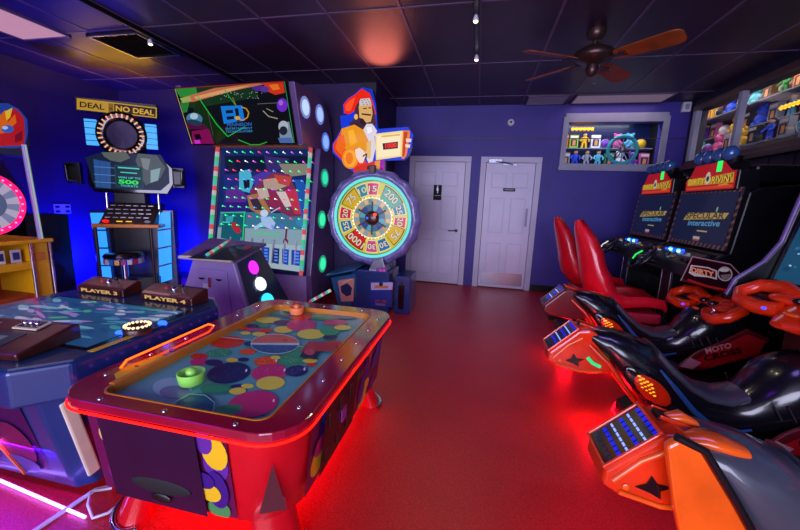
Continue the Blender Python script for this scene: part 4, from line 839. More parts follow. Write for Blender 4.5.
for i in range(10): b.bar(p_.lerp(q_, i/10), p_.lerp(q_, (i+1)/10), .025, .02, 'lit', cl[i % 4])
b.build('light_bar', k)
fy = lambda z: 2.98+.09*z/.67
b = MB().ext([Vector((-2.87, fy(.08)-.004, .08)), Vector((-2.33, fy(.08)-.004, .08)), Vector((-2.42, fy(.58)-.004, .58)), Vector((-2.77, fy(.58)-.004, .58))], (0, -.008, 0), 'lavender'); dr = b.build('access_door', k, .003)
b = MB()
for x in (-2.70, -2.50): b.ext([Vector((x+.035*math.cos(t), fy(.47)-.014, .49+.02*math.sin(t))) for t in [PI+PI*i/8 for i in range(9)]], (0, -.006, 0), 'black')
b.box((-2.6, fy(.44)-.018, .45), (.03, .014, .1), 'chrome').box((-2.65, fy(.4)-.016, .41), (.06, .01, .05), 'white_plastic').box((-2.58, fy(.26)-.016, .29), (.1, .012, .03), 'white_plastic'); b.build('coin_hardware', dr)
def sidept(u, v): # u along depth 0..1, v height
    x = (-2.10+(-2.36+2.10)*v)*(1-u)+(-2.02+(-2.30+2.02)*v)*u; y = (2.98+.09*v)*(1-u)+(3.7-.28*v)*u; z = v*(.67*(1-u)+.79*u); return Vector((x+.006, y, z))
b = MB(); sx = Vector((.014, 0, 0))
b.loft([[sidept(.05+.9*u/8, .03+.94*v/8)+sx for u in range(9)] for v in range(9)], 'navy', cap=False, closed=False, smooth=False); b.build('side_panel', k)
for v, cc in ((.82, '#d028e8'), (.58, '#e8e8f8'), (.34, '#30c8e8'), (.12, '#30e0a0')):
    b = MB(); b.add([sidept(.45+.15*math.cos(t), v+.095*math.sin(t))+sx*2 for t in [2*PI*i/24 for i in range(24)]], [list(range(24))], 'lit_bright', cc); b.build('porthole_light', k)
# ================================================================ PIRATE PRIZE WHEEL
w = thing('prize_wheel_game', (-1.25, 4.2, 0), 'pirate prize wheel machine with round numbered wheel and lit pirate sign on blue cabinet', 'arcade machine')
WY = 4.2; WC = ony(373, 218, WY); WR = .585
b = MB(); n = 64
ro, ri = [], []
for i in range(n):
    t = 2*PI*i/n; r = WR+.012*math.cos(16*t); ro.append((r*math.cos(t), r*math.sin(t))); ri.append((.47*math.cos(t), .47*math.sin(t)))
rings = []
for rr, dy in (('o', .1), ('o', 0), ('m', -.07), ('i', -.05), ('i', .06)):
    rg_ = []
    for i in range(n):
        k_ = {'o': 1, 'm': .91, 'i': 0}[rr]; x, z_ = (ri[i] if rr == 'i' else (ro[i][0]*k_, ro[i][1]*k_)); rg_.append(Vector((WC.x+x, WY+dy, WC.z+z_)))
    rings.append(rg_)
b.loft(rings, 'ring_purple', cap=False); b.build('outer_ring', w)
for i in range(26): t = 2*PI*(i+.5)/26; c_ = Vector((WC.x+.53*math.cos(t), WY-.066, WC.z+.53*math.sin(t))); d = Vector((-math.sin(t), 0, math.cos(t))); MB().tube([c_-d*.035, c_+d*.005+Vector((math.cos(t)*.014, 0, math.sin(t)*.014)), c_+d*.035], .008, 'purple_body', n=6).build('ring_link', w)
MB().lathe([(.5, -.09), (.5, .0), (.001, .0)], (WC.x, WY+.0, WC.z), 'navy', ax='y', n=48).build('wheel_housing', w)
MB().torus((WC.x, WY-.05, WC.z), .468, .018, 'lit_bright', '#5ab8b0').build('ring_light', w)
b = MB(); yy = WY-.03
def sect(r0, r1, a0, a1, cc, l, m='lit_mid'):
    q = []; ns = 6
    for i in range(ns+1): t = math.radians(a0+(a1-a0)*i/ns); q.append((r1*math.sin(t), r1*math.cos(t)))
    if r0 > 0:
        for i in range(ns, -1, -1): t = math.radians(a0+(a1-a0)*i/ns); q.append((r0*math.sin(t), r0*math.cos(t)))
    else: q.append((0, 0))
    b.add([Vector((WC.x+x, yy-l, WC.z+z_)) for x, z_ in reversed(q)], [list(range(len(q)))], m, cc)
def disc(r, cc, l, m='lit_mid'): b.add([Vector((WC.x+r*math.sin(t), yy-l, WC.z+r*math.cos(t))) for t in [-2*PI*i/40 for i in range(40)]], [list(range(40))], m, cc)
disc(.455, '#1c8878', 0); disc(.44, '#c8b83c', .001)
seg = [(0, 24, '15', '#c82c6c', 0), (42, 44, '200', '#50a088', 1), (72, 22, '25', '#1c78a0', 0), (95, 22, '20', '#c82c48', 0), (122, 36, '75', '#d0a818', 1), (155, 24, '30', '#2068a0', 0), (180, 24, '30', '#c04080', 0), (216, 42, '1000', '#c01c1c', 1), (252, 24, '25', '#186c98', 0), (277, 24, '20', '#c81c40', 0), (309, 38, '75', '#c8a418', 1), (338, 22, '10', '#188898', 0)]
for a0, wd, tx, cc, big in seg:
    sect(.27 if not big else .23, .425, a0-wd/2+1.2, a0+wd/2-1.2, '#201810' if big else '#e8d8a0', .002); sect(.28 if not big else .245, .415, a0-wd/2+2.2, a0+wd/2-2.2, cc, .003)
    t = math.radians(a0); ur = Vector((math.sin(t), 0, math.cos(t))); ut = Vector((math.cos(t), 0, -math.sin(t))); tw = .052*len(tx)*(1.0 if not big else 1.15); th = .075 if not big else .095
    c_ = Vector((WC.x, yy-.0045, WC.z))+ur*(.347-th/2)-ut*tw/2
    flat_text(b, tx, c_+Vector((0, 0, 0)), ut, ur, tw, th, 'lit', '#302010', .05); flat_text(b, tx, c_+Vector((0, -.001, 0))+ur*.004, ut, ur, tw*.98, th*.92, 'lit', '#f4ecc8', .02)
for i in range(12):
    a0 = 15+30*i; sect(.2, .3, a0-4, a0+4, '#e0d050', .0018)
disc(.245, '#f0ecd8', .004); disc(.235, '#a89060', .0045)
for i in range(24): sect(.175, .228, i*15+1, i*15+13, ['#b89868', '#7c98a0', '#c8b080', '#488c88'][i % 4], .005)
disc(.165, '#284878', .0055)
for i in range(12): sect(.0, .16, i*30, i*30+28, ['#4898a8', '#30407c', '#38607c'][i % 3], .006)
for i in range(3):
    t = math.radians(60*i+60); d = Vector((math.sin(t), 0, math.cos(t))); b.bar(Vector((WC.x, yy-.012, WC.z))-d*.2, Vector((WC.x, yy-.012, WC.z))+d*.2, .02, .008, 'black', up=(0, 1, 0))
b.build('wheel_face', w)
b = MB(); b.lathe([(.09, 0), (.085, .02), (.05, .035), (.001, .038)], (WC.x, yy-.012, WC.z), 'pirate_wood', ax='y').ball((WC.x+.045, yy-.05, WC.z+.045), .018, 'led', '#ff3010').ball((WC.x-.05, yy-.05, WC.z+.0), .015, 'lit_bright', '#3060e0'); b.build('hub', w)
for i in range(36): t = 2*PI*i/36; MB().ball((WC.x+.25*math.cos(t), yy-.006, WC.z+.25*math.sin(t)), .007, 'lit_bright', '#fff0d0', 6, 4).build('bulb', w)
MB().box((WC.x, WY-.06, WC.z+.57), (.07, .08, .1), 'bronze').build('pointer_mount', w, .008)
# cabinet under the wheel
MB().bb(WC.x-.2, WC.x+.28, 4.0, 4.5, 0, .50, 'blue_body').build('cabinet', w, .012)
MB().prism([(WC.x-.02, .46), (WC.x+.24, .46), (WC.x+.17, .66), (WC.x+.05, .62)], 'y', 4.06, 4.3, 'steel').build('neck', w, .01)
b = MB(); a = Art(b, (0, 4.015, 0), (0, -1, 0), 'lit', (280, 260, 5.714)); a.poly([(547, 45), (605, 42), (608, 100), (550, 102)], '#8a3c98')
for q in ((565, 80), (585, 78), (575, 60), (595, 60)): a.ell(q[0], q[1], 6, 7, '#c868c0')
b.build('ticket_plate', w)
MB().bb(WC.x-.04, WC.x+.24, 4.3, 4.5, .44, .9, 'navy').build('neck_core', w, .01)
b = MB(); a = Art(b, (0, 3.996, 0), (0, -1, 0), 'print', (280, 260, 5.714)); a.poly([(515, 120), (640, 122), (640, 270), (516, 262)], '#14308c').poly([(520, 130), (645, 128), (642, 170), (520, 172)], '#b8b0d8').poly([(540, 145), (620, 148), (618, 162), (540, 160)], '#c87838').poly([(545, 225), (570, 226), (570, 240), (545, 240)], '#903040').poly([(580, 227), (610, 228), (610, 245), (580, 243)], '#903040').poly([(545, 245), (600, 250), (600, 262), (545, 258)], '#7a6898').ell(577, 138, 12, 12, '#101030')
b.build('front_art', w)
t_ = MB().bb(-.91, -.72, 4.02, 4.45, 0, .46, 'blue_body').build('ticket_cabinet', w, .01)
MB().bb(-.86, -.79, 4.005, 4.02, .06, .36, 'black_gloss').box((-.825, 4.0, .38), (.03, .01, .03), 'black').build('ticket_door', t_, .004)
b = MB().loft([[Vector((x, y, z)) for x, y, z in q] for q in (((-1.62, 4.02, 0), (-1.38, 4.02, 0), (-1.38, 4.3, 0), (-1.62, 4.3, 0)), ((-1.70, 3.96, .38), (-1.38, 3.96, .46), (-1.38, 4.36, .50), (-1.70, 4.36, .42)))], 'teal_bin', smooth=False); bn = b.build('coin_bin', w, .01)
MB().ext([Vector((-1.75, 3.93, .40)), Vector((-1.38, 3.93, .50)), Vector((-1.36, 4.38, .53)), Vector((-1.75, 4.38, .43))], (0, 0, .02), 'teal_bin').build('bin_lid', bn, .006)
b = MB(); a = Art(b, (0, 3.956, 0), (0, -1, .03), 'print', (280, 260, 5.714)); a.poly([(330, 120), (425, 85), (420, 235), (350, 238)], '#c88a78').poly([(345, 150), (385, 132), (412, 160), (405, 200), (380, 208), (350, 185)], '#101c50').line([(355, 130), (410, 110)], 5, '#e0c0a0'); b.build('bin_art', bn)
b = MB(); p_, q_ = Vector((-1.97, 3.95, .06)), Vector((-1.71, 3.98, .22)); cc = ['#e05070', '#40d0c0', '#e8e8e0']
for i in range(9): b.bar(p_.lerp(q_, i/9), p_.lerp(q_, (i+1)/9), .035, .035, 'lit', cc[i % 3])
tag(b.build('light_bar'), 'colour-banded light bar leaning between the peg machine and the prize wheel', 'light bar')
# pirate sign, a flat lit cut-out box
PY = 4.32; b = MB(); a = Art(b, (0, PY, 0), (0, -1, 0), 'lit_mid', (310, 80, 5.3))
outl = [(165, 250), (160, 190), (205, 182), (176, 178), (175, 130), (200, 98), (240, 72), (275, 38), (330, 50), (350, 130), (358, 260), (520, 248), (548, 290), (540, 350), (520, 405), (495, 425), (396, 428), (395, 490), (230, 490), (195, 460), (118, 385), (118, 340), (165, 262)]
pl = [a.P(x, y, -.001) for x, y in outl]; MB().ext(pl, (0, .07, 0), 'navy').build('sign_box', w)
B_ = '#1238d0'
a.poly(outl, B_)
a.poly([(182, 175), (178, 130), (202, 100), (240, 76), (274, 46), (318, 62), (330, 100), (350, 180), (338, 188), (318, 112), (275, 100), (250, 130), (232, 168), (205, 182)], '#e82410').poly([(190, 165), (186, 135), (210, 108), (240, 90), (232, 120), (215, 165)], '#ff5028').poly([(275, 44), (322, 52), (340, 100), (330, 110), (318, 72)], '#1030a8')
a.poly([(258, 112), (320, 105), (340, 160), (352, 235), (330, 250), (300, 215), (290, 265), (250, 262), (215, 235), (240, 190), (238, 150)], '#4a2430').poly([(205, 225), (290, 215), (300, 250), (280, 270), (215, 250)], '#3a2038')
a.poly([(268, 100), (316, 96), (322, 112), (328, 135), (262, 140), (260, 118)], '#c8c0c0')
for q in ((275, 108), (290, 104), (305, 104), (280, 120), (297, 118), (312, 116), (285, 131), (303, 129), (318, 127)): a.k = 8; a.ell(q[0], q[1], 3.5, 2.5, '#503848', n=8)
a.k = 9
a.poly([(258, 138), (326, 132), (332, 178), (322, 222), (298, 226), (280, 205), (262, 200)], '#d8a860').poly([(272, 176), (326, 182), (322, 190), (275, 184)], '#301820').poly([(280, 150), (300, 146), (302, 152), (282, 155)], '#402418').poly([(308, 146), (324, 144), (324, 150), (310, 151)], '#402418').poly([(262, 205), (282, 206), (298, 228), (322, 224), (318, 240), (290, 245), (265, 225)], '#2c141c').ell(244, 195, 10, 15, '#e8b868')
a.poly([(168, 258), (235, 236), (290, 268), (310, 330), (300, 400), (250, 375), (190, 372), (150, 300)], '#e8960c').poly([(168, 262), (150, 300), (122, 342), (126, 378), (195, 452), (250, 472), (300, 440), (255, 360), (190, 372), (160, 330)], '#e8380c').poly([(150, 300), (180, 290), (190, 350), (165, 400), (135, 360)], '#f0680c').poly([(230, 465), (300, 440), (340, 430), (395, 425), (392, 488), (230, 488)], '#d82810').poly([(200, 270), (230, 262), (250, 330), (215, 350)], '#f8b020')
a.ell(213, 415, 44, 56, '#f08818').ell(213, 415, 34, 46, '#f8a830').ell(208, 415, 20, 32, '#f07810')
a.poly([(282, 262), (300, 232), (330, 232), (356, 270), (342, 300), (348, 360), (332, 430), (310, 440), (292, 400), (312, 330), (300, 300)], '#d8d4d8').poly([(300, 330), (325, 320), (320, 420), (300, 410)], '#e8b868').poly([(300, 250), (325, 250), (330, 275), (305, 285)], '#f4f0f0')
a.poly([(238, 368), (262, 358), (290, 380), (296, 400), (280, 440), (262, 440), (245, 410)], '#f0d8c8').line([(280, 405), (300, 390), (296, 420)], 7, '#402020').poly([(345, 430), (372, 425), (370, 488), (340, 488)], '#e89018').poly([(372, 425), (392, 424), (390, 488), (368, 488)], '#9010a0').poly([(302, 455), (345, 455), (345, 478), (302, 478)], '#382018')
a.poly([(345, 285), (492, 268), (488, 405), (350, 425)], '#f4d890').poly([(355, 296), (480, 282), (478, 396), (358, 412)], '#f8e8b8').poly([(492, 268), (528, 268), (530, 290), (512, 400), (498, 418), (485, 415)], '#f07c10').poly([(498, 275), (518, 275), (500, 405), (490, 405)], '#b83808').poly([(508, 310), (538, 312), (535, 330), (510, 328)], '#f0d0b0').poly([(505, 340), (532, 342), (528, 360), (505, 356)], '#f0d0b0')
a.line([(378, 300), (478, 290)], 9, '#d8b058')
a.poly([(384, 336), (466, 326), (466, 362), (388, 370)], '#300808').text('1000', (398, 363), (460, 357), 26, '#ff2808', .04)
b.build('sign_face', w)
MB().box((WC.x-.12, PY+.04, WC.z+.62), (.2, .05, .14), 'black').build('sign_bracket', w)
# ================================================================ RACING CABINETS (two seats)
def racer(yc, lab):
    t = thing('racing_game', (2.0, yc, 0), lab, 'racing game', group='sit-down driving games')
    xs = 2.02; h = .455
    MB().prism([(2.0, .72), (1.86, .95), (1.98, 1.02), (2.03, 1.50), (2.10, 1.54), (2.7, 1.60), (2.7, 0), (2.05, 0), (2.05, .6)], 'y', yc-h, yc+h, 'black').build('cabinet', t, .012)
    # screen with hazard-striped surround
    n = Vector((-1, 0, .09)).normalized(); o = Vector((1.985, 0, 1.04)); up = Vector((.09, 0, 1)).normalized()
    S = lambda u, v, l=0: Vector((o.x, yc-u, o.z))+up*v+n*l          # u: towards the viewer
    def q(u0, u1, v0, v1, l, m, c=None, mb=None): mb.add([S(u0, v0, l), S(u1, v0, l), S(u1, v1, l), S(u0, v1, l)], [(0, 1, 2, 3)], m, c)
    b = MB().ext([S(-.45, -.01, 0), S(.45, -.01, 0), S(.45, .50, 0), S(-.45, .50, 0)], n*.03, 'black'); b.build('screen_housing', t)
    b = MB()
    for (u0, u1, v0, v1) in ((-.45, .45, .465, .50), (-.45, .45, -.01, .025), (.41, .45, .025, .465), (-.45, -.41, .025, .465)):
        q(u0, u1, v0, v1, .031, 'print', '#20160e', b)
        L = max(u1-u0, v1-v0); k = 0
        while k*.06 < L-.035:
            if u1-u0 > v1-v0: b.add([S(u0+k*.06, v0, .032), S(u0+k*.06+.025, v0, .032), S(u0+k*.06+.04, v1, .032), S(u0+k*.06+.015, v1, .032)], [(0, 1, 2, 3)], 'print', '#a06a38')
            else: b.add([S(u0, v0+k*.06, .032), S(u1, v0+k*.06+.01, .032), S(u1, v0+k*.06+.035, .032), S(u0, v0+k*.06+.025, .032)], [(0, 1, 2, 3)], 'print', '#a06a38')
            k += 1
    b.build('hazard_surround', t)
    b = MB(); q(-.41, .41, .025, .465, .034, 'lit', '#1a2444', b)
    q(-.41, .41, .025, .465, .0342, 'lit', '#161e3c', b)
    b.add([S(-.27, .215, .035), S(.33, .245, .035), S(.36, .295, .035), S(-.22, .285, .035)], [(0, 1, 2, 3)], 'lit', '#b89a50')
    flat_text(b, 'SPECULAR', S(-.235, .228, .036), (S(1, .03, 0)-S(0, 0, 0)), up, .55, .055, 'lit', '#3c3428', .02)
    flat_text(b, 'interactive', S(-.17, .165, .036), (S(1, .03, 0)-S(0, 0, 0)), up, .46, .05, 'lit', '#58a0c8', .02)
    q(.0, .15, .12, .132, .035, 'lit', '#b0a070', b)
    b.add([S(.2+.012*math.cos(i), .32+.025*math.sin(i), .036) for i in range(6)], [list(range(6))], 'lit', '#80b890')
    q(-.03, .07, .05, .075, .035, 'lit', '#b8a8a0', b); q(-.03, .07, .035, .05, .035, 'lit', '#a04040', b)
    b.build('screen', t)
    # header sign
    x = 1.98; hd = [(yc+.34, 1.52), (yc+.36, 1.63), (yc+.30, 1.67), (yc+.24, 1.77), (yc-.2, 1.77), (yc-.31, 1.68), (yc-.38, 1.68), (yc-.38, 1.52)]
    MB().prism(hd, 'x', x, x+.16, 'black').build('header_box', t, .01)
    MB().bb(x+.12, 2.6, yc-.36, yc+.34, 1.58, 1.72, 'black').build('header_back', t, .02)
    b = MB(); hs = MB()
    def hq(pts, c, l, m='lit'): b.add([Vector((x-.004-l, yc+u, 1.52+v)) for u, v in pts], [list(range(len(pts)))], m, c)
    hq([(.33, .01), (.35, .10), (.28, .15), (.22, .24), (-.19, .24), (-.30, .16), (-.36, .15), (-.36, .01)], '#c01414', 0)
    hq([(.31, .02), (.33, .045), (-.34, .045), (-.34, .02)], '#e84818', .001)
    hq([(.31, .06), (.32, .12), (.12, .13), (.0, .12), (-.1, .13), (-.33, .14), (-.34, .06)], '#d8a820', .001)
    flat_text(b, "DIRTY DRIVIN'", (x-.0065, yc+.30, 1.585), (0, -1, 0), (0, 0, 1), .62, .065, 'lit', '#6a1c08', .04)
    flat_text(b, "DIRTY DRIVIN'", (x-.0070, yc+.297, 1.588), (0, -1, 0), (0, 0, 1), .60, .058, 'lit', '#f8d040', .02)
    hq([(.035*math.cos(s), .115+.055*math.sin(s)) for s in [2*PI*i/16 for i in range(16)]], '#d8d0b8', .0035); hq([(.02*math.cos(s)+.0, .11+.025*math.sin(s)) for s in [2*PI*i/10 for i in range(10)]], '#201c20', .004)
    hq([(-.10, .16), (-.10, .25), (-.17, .25), (-.17, .16)], '#20c850', .003, 'lit_bright'); hq([(-.16, .05), (-.26, .06), (-.30, .045), (-.16, .04)], '#f09030', .003)
    b.build('header_sign', t)
    for j in range(4):
        b = MB(); yj = yc+.22-j*.135; b.lathe([(.035, 0), (.05, .03), (.058, .06)], (x+.06, yj, 1.74), 'black').ball((x+.03, yj, 1.825), (.06, .058, .062), 'blue_dome'); b.build('exhaust_dome', t)
    # dash with wheel, pedals and pedestal
    MB().prism([(1.70, .80), (1.72, .90), (1.86, .99), (2.0, .99), (2.02, .74)], 'y', yc-.42, yc+.42, 'black').build('dashboard', t, .012)
    nd = Vector((-.55, 0, .83)).normalized(); Dp = lambda u, v, l=0: Vector((1.72+.14*v, yc-u, .90+.09*v))+nd*l
    b = MB(); cc = ['#1850e0', '#2898f0', '#70c8f8', '#1838c0']
    for k_ in range(9): b.box(Dp(-.16+k_*.035, .75+.12*(k_ % 2), .012), (.02, .022, .02), 'led' if k_ in (2, 6, 7) else 'lit_bright', cc[k_ % 4])
    b.build('gauge_lights', t)
    b = MB()
    for u, v, r_, c_ in ((-.02, .35, .025, '#3c4450'), (.09, .3, .03, '#8a7020'), (.02, .45, .02, '#101014'), (-.3, .5, .02, '#2c8040')): b.ball(Dp(u, v, .008), (r_, r_, .015), 'print', c_, 14, 6)
    b.box(Dp(.26, .45, .012), (.07, .13, .02), 'print', '#4a5058').box(Dp(.26, .5, .024), (.04, .05, .01), 'print', '#a8b8b8').box(Dp(.36, .3, .012), (.06, .05, .02), 'print', '#382028'); rq = random.Random(6)
    for k_ in range(14): b.box(Dp(-.38+.76*rq.random(), .1+.75*rq.random(), .010), (.012+.02*rq.random(), .012+.02*rq.random(), .012), 'lit_dim', ['#c8c0b0', '#b04040', '#60a0c0', '#d0b040', '#e8e8f0'][k_ % 5])
    b.build('dash_controls', t)
    c_ = Vector((1.60, yc+.13, .88)); ax = Vector((-.75, 0, .66)).normalized(); U_ = Vector((0, 1, 0)); V_ = ax.cross(U_)
    b = MB().torus(c_, .135, .02, 'black', U=U_, V=V_, n=36); wl = b.build('steering_wheel', t)
    b = MB().ball(c_, (.05, .05, .03), 'print', '#282c34')
    for s in (0, 2.1, 4.2): d = U_*math.cos(s)+V_*math.sin(s); b.bar(c_, c_+d*.13, .03, .012, 'steel', up=ax)
    b.build('spokes', wl); b = MB().tube([c_, Vector((1.75, yc+.13, .84))], .03, 'black').tube([c_+U_*.07+V_*.05+ax*.02, c_+U_*.1-V_*.0+ax*.02, c_+U_*.06-V_*.06+ax*.02], .008, 'lit_bright', '#28c050' if yc < 4.3 else '#b8b0a8'); b.build('steering_column', wl)
    MB().bb(1.82, 2.06, yc-.02, yc+.2, .08, .82, 'black').bb(1.815, 1.82, yc+.0, yc+.015, .1, .8, 'steel').bb(1.815, 1.82, yc+.165, yc+.18, .1, .8, 'steel').build('pedestal', t, .008)
    b = MB().box((1.72, yc, .16), (.03, .08, .14), 'steel').box((1.72, yc+.16, .16), (.03, .08, .14), 'steel'); b.build('pedals', t)
    MB().bb(.92, 2.1, yc-.34, yc+.34, .0, .11, 'black').bb(1.3, 1.9, yc-.3, yc+.3, .11, .118, 'steel').build('base_platform', t, .01)
    # red moulded seat
    def ring(cx, cz, tx, tz, hw, th, wrap, n=14):       # cross-section of the seat shell at a spot, bolsters curling up
        c = Vector((cx, yc, cz)); nn = Vector((tx, 0, tz)).normalized(); pts = []
        for i in range(n): s_ = -1+2*i/(n-1); pts.append(c+Vector((0, s_*hw, 0))+nn*(wrap*abs(s_)**2.6))
        for i in range(n-1, -1, -1): s_ = -1+2*i/(n-1); pts.append(c+Vector((0, s_*(hw-.0), 0))+nn*(wrap*abs(s_)**2.6*.9-th))
        return pts
    st = [(1.74, .46, 0, 1, .19, .05, .01), (1.70, .52, 0, 1, .22, .08, .02), (1.55, .53, 0, 1, .235, .09, .03), (1.38, .49, .1, 1, .235, .10, .06), (1.26, .49, .6, .8, .23, .11, .10), (1.17, .58, 1, .35, .225, .10, .12), (1.12, .70, 1, .2, .22, .09, .12), (1.09, .80, 1, .1, .20, .08, .10), (1.06, .92, 1, .1, .185, .08, .10), (1.02, 1.04, 1, .25, .15, .07, .08), (.985, 1.14, 1, .3, .10, .06, .05), (.96, 1.22, 1, .4, .04, .04, .02)]
    MB().loft([ring(*s) for s in st], 'red_vinyl').build('seat', t)
    MB().bb(1.22, 1.7, yc-.22, yc+.22, .30, .40, 'red_pad').bb(1.28, 1.62, yc-.17, yc+.17, .11, .31, 'black').build('seat_base', t, .02)
    b = MB()
    if yc < 4.3: b.ball((1.0, yc-.26, .45), .006, 'steel')
    return t
r1 = racer(3.76, 'driving game with the striped black cabinet, nearer of the two, beside the motorbikes'); r2 = racer(4.74, 'driving game in the far right corner, farther of the two beside the back wall')
t = thing('side_sign_board', (1.85, 3.29, .6), 'dark angled board with red and white lettering on the side of the nearer driving game', 'sign board')
b = MB(); a = Art(b, (0, 3.285, 0), (0, -1, 0), 'lit_dim', (640, 180, 4.417))  # board print given a faint added glow so its lettering reads lighter
bo = [(180, 445), (232, 338), (400, 372), (450, 420), (380, 500)]
MB().ext([a.P(x, y, -.001) for x, y in bo], (0, .014, 0), 'dark_red').build('board', t)
a.line([(180, 445), (232, 338), (400, 372), (445, 420)], 4, '#b08a98').poly([(188, 438), (235, 345), (398, 378), (440, 420), (378, 490)], '#280818').poly([(215, 410), (225, 375), (300, 385), (340, 400), (340, 440), (300, 430), (240, 425)], '#d8c8c8').poly([(222, 405), (230, 381), (298, 390), (334, 404), (334, 432), (300, 424)], '#5a0c18').ell(375, 415, 34, 32, '#c0b0b8', 20).ell(375, 415, 28, 26, '#301020', 20).ell(372, 398, 22, 8, '#d8d0d0').poly([(355, 420), (400, 415), (395, 435), (365, 440)], '#8a7078').line([(210, 440), (300, 470), (380, 486)], 8, '#c02020')
a.text("DIRTY", (226, 408), (328, 430), 24, '#f8a080', .05); b.build('lettering', t)
# ================================================================ MOTORBIKE GAMES
YB0 = 2.16
def ring(x, z0, z1, hw, n=16, p=2.6, tilt=0, y=0):
    o = []; zc, hz = (z0+z1)/2, (z1-z0)/2
    for i in range(n):
        t = 2*PI*i/n; c, s = math.cos(t), math.sin(t); r = (abs(c)**p+abs(s)**p)**(-1/p)
        o.append(Vector((x+tilt*s*r*hz, YB0+y+hw*c*r, zc+hz*s*r)))
    return o
bk = thing('motorbike_game', (1.2, YB0, 0), 'middle', 'motorbike game', group='ride-on motorbike games')
MB().prism([(.98, -.3), (1.06, -.38), (2.2, -.38), (2.2, .38), (1.06, .38), (.98, .3)], 'z', 0, .09, 'black')
b = MB(); pl = [(.98, -.27), (1.08, -.36), (2.3, -.36), (2.3, .36), (1.08, .36), (.98, .27)]
b.prism([(x, YB0+y) for x, y in pl], 'z', .03, .1, 'black'); b.build('base_platform', bk, .01)
b = MB().tube([(1.02, YB0-.36, .02), (.96, YB0-.25, .02), (.96, YB0+.25, .02), (1.02, YB0+.36, .02)], .007, 'led', '#ff0820', n=6); b.build('floor_light_strip', bk)
MB().loft([ring(1.3, .09, .12, .12), ring(1.3, .12, .12, .12)], 'black').bb(1.15, 1.75, YB0-.08, YB0+.08, .09, .35, 'black').build('pivot_column', bk, .02)
# orange tail box with LED panel
tp = [(.455, .505), (.60, .65), (.66, .66), (.84, .56), (.80, .42), (.68, .40), (.50, .425), (.452, .45)]
MB().prism([(x, z) for x, z in tp], 'y', YB0-.09, YB0+.09, 'orange_red').build('tail_box', bk, .014, 3)
b = MB(); y_ = YB0-.0915
b.ext([Vector((x, y_, z)) for x, z in [(.545, .468), (.575, .485), (.585, .515), (.605, .49), (.645, .487), (.615, .468), (.62, .440), (.59, .455)]], (0, -.004, 0), 'black_gloss')
b.tube([(.48, y_-.002, .475), (.55, y_-.002, .56), (.62, y_-.002, .61)], .008, 'orange').tube([(.50, y_-.002, .44), (.62, y_-.002, .415), (.74, y_-.002, .425)], .008, 'orange').tube([(.66, y_-.003, .50), (.69, y_-.003, .47), (.73, y_-.003, .455)], .010, 'lit_bright', '#20b870').tube([(.70, y_-.002, .55), (.77, y_-.002, .50)], .006, 'amber').ball((.52, y_-.002, .46), (.012, .004, .012), 'orange')
b.build('tail_graphics', bk)
pa, pb = Vector((.458, 0, .508)), Vector((.60, 0, .65)); dn_ = (pb-pa).normalized(); nn_ = Vector((-dn_.z, 0, dn_.x))
TP = lambda u, v, l: pa+dn_*(u*(pb-pa).length)+Vector((0, YB0+.085-v*.17, 0))+nn_*l
MB().ext([TP(.02, .02, .001), TP(.98, .02, .001), TP(.98, .98, .001), TP(.02, .98, .001)], nn_*.006, 'black_gloss').build('tail_light', bk, .003); tl = bpy.data.objects[-1] if False else [c for c in kids(bk) if c.name.startswith('tail_light')][0]
for i, bright in enumerate((0, 1, 2, 1, 2, 1)):
    b = MB()
    u = .1+i*.16
    for j in range(6):
        v = .12+j*.15; uw = .035 if bright == 2 else .07; b.ext([TP(u, v, .008), TP(u+uw, v, .008), TP(u+uw, v+.10, .008), TP(u, v+.10, .008)], nn_*.002, ('lit_bright' if bright == 2 else 'lit_mid') if bright else 'print', '#8098ff' if bright == 2 else '#1020e0' if bright else '#20243c')
    b.build('led_row', tl)
b = MB().ext([TP(0, -.03, .0), TP(1.02, -.03, .0), TP(1.02, .03, .0), TP(0, .03, .0)], nn_*.014, 'orange_red').ext([TP(0, .97, .0), TP(1.02, .97, .0), TP(1.02, 1.03, .0), TP(0, 1.03, .0)], nn_*.014, 'orange_red').ext([TP(-.03, -.03, .0), TP(.03, -.03, .0), TP(.03, 1.03, .0), TP(-.03, 1.03, .0)], nn_*.014, 'orange_red').ext([TP(.97, -.03, .0), TP(1.04, -.03, .0), TP(1.04, 1.03, .0), TP(.97, 1.03, .0)], nn_*.016, 'orange_red'); b.build('light_bezel', bk, .004)
MB().bar((.62, YB0+.02, .665), (.76, YB0+.02, .625), .05, .02, 'black').bar((.62, YB0-.012, .672), (.78, YB0-.012, .628), .008, .014, 'orange_red').bar((.62, YB0+.052, .672), (.78, YB0+.052, .628), .008, .014, 'orange_red').build('tail_bar', bk, .004)
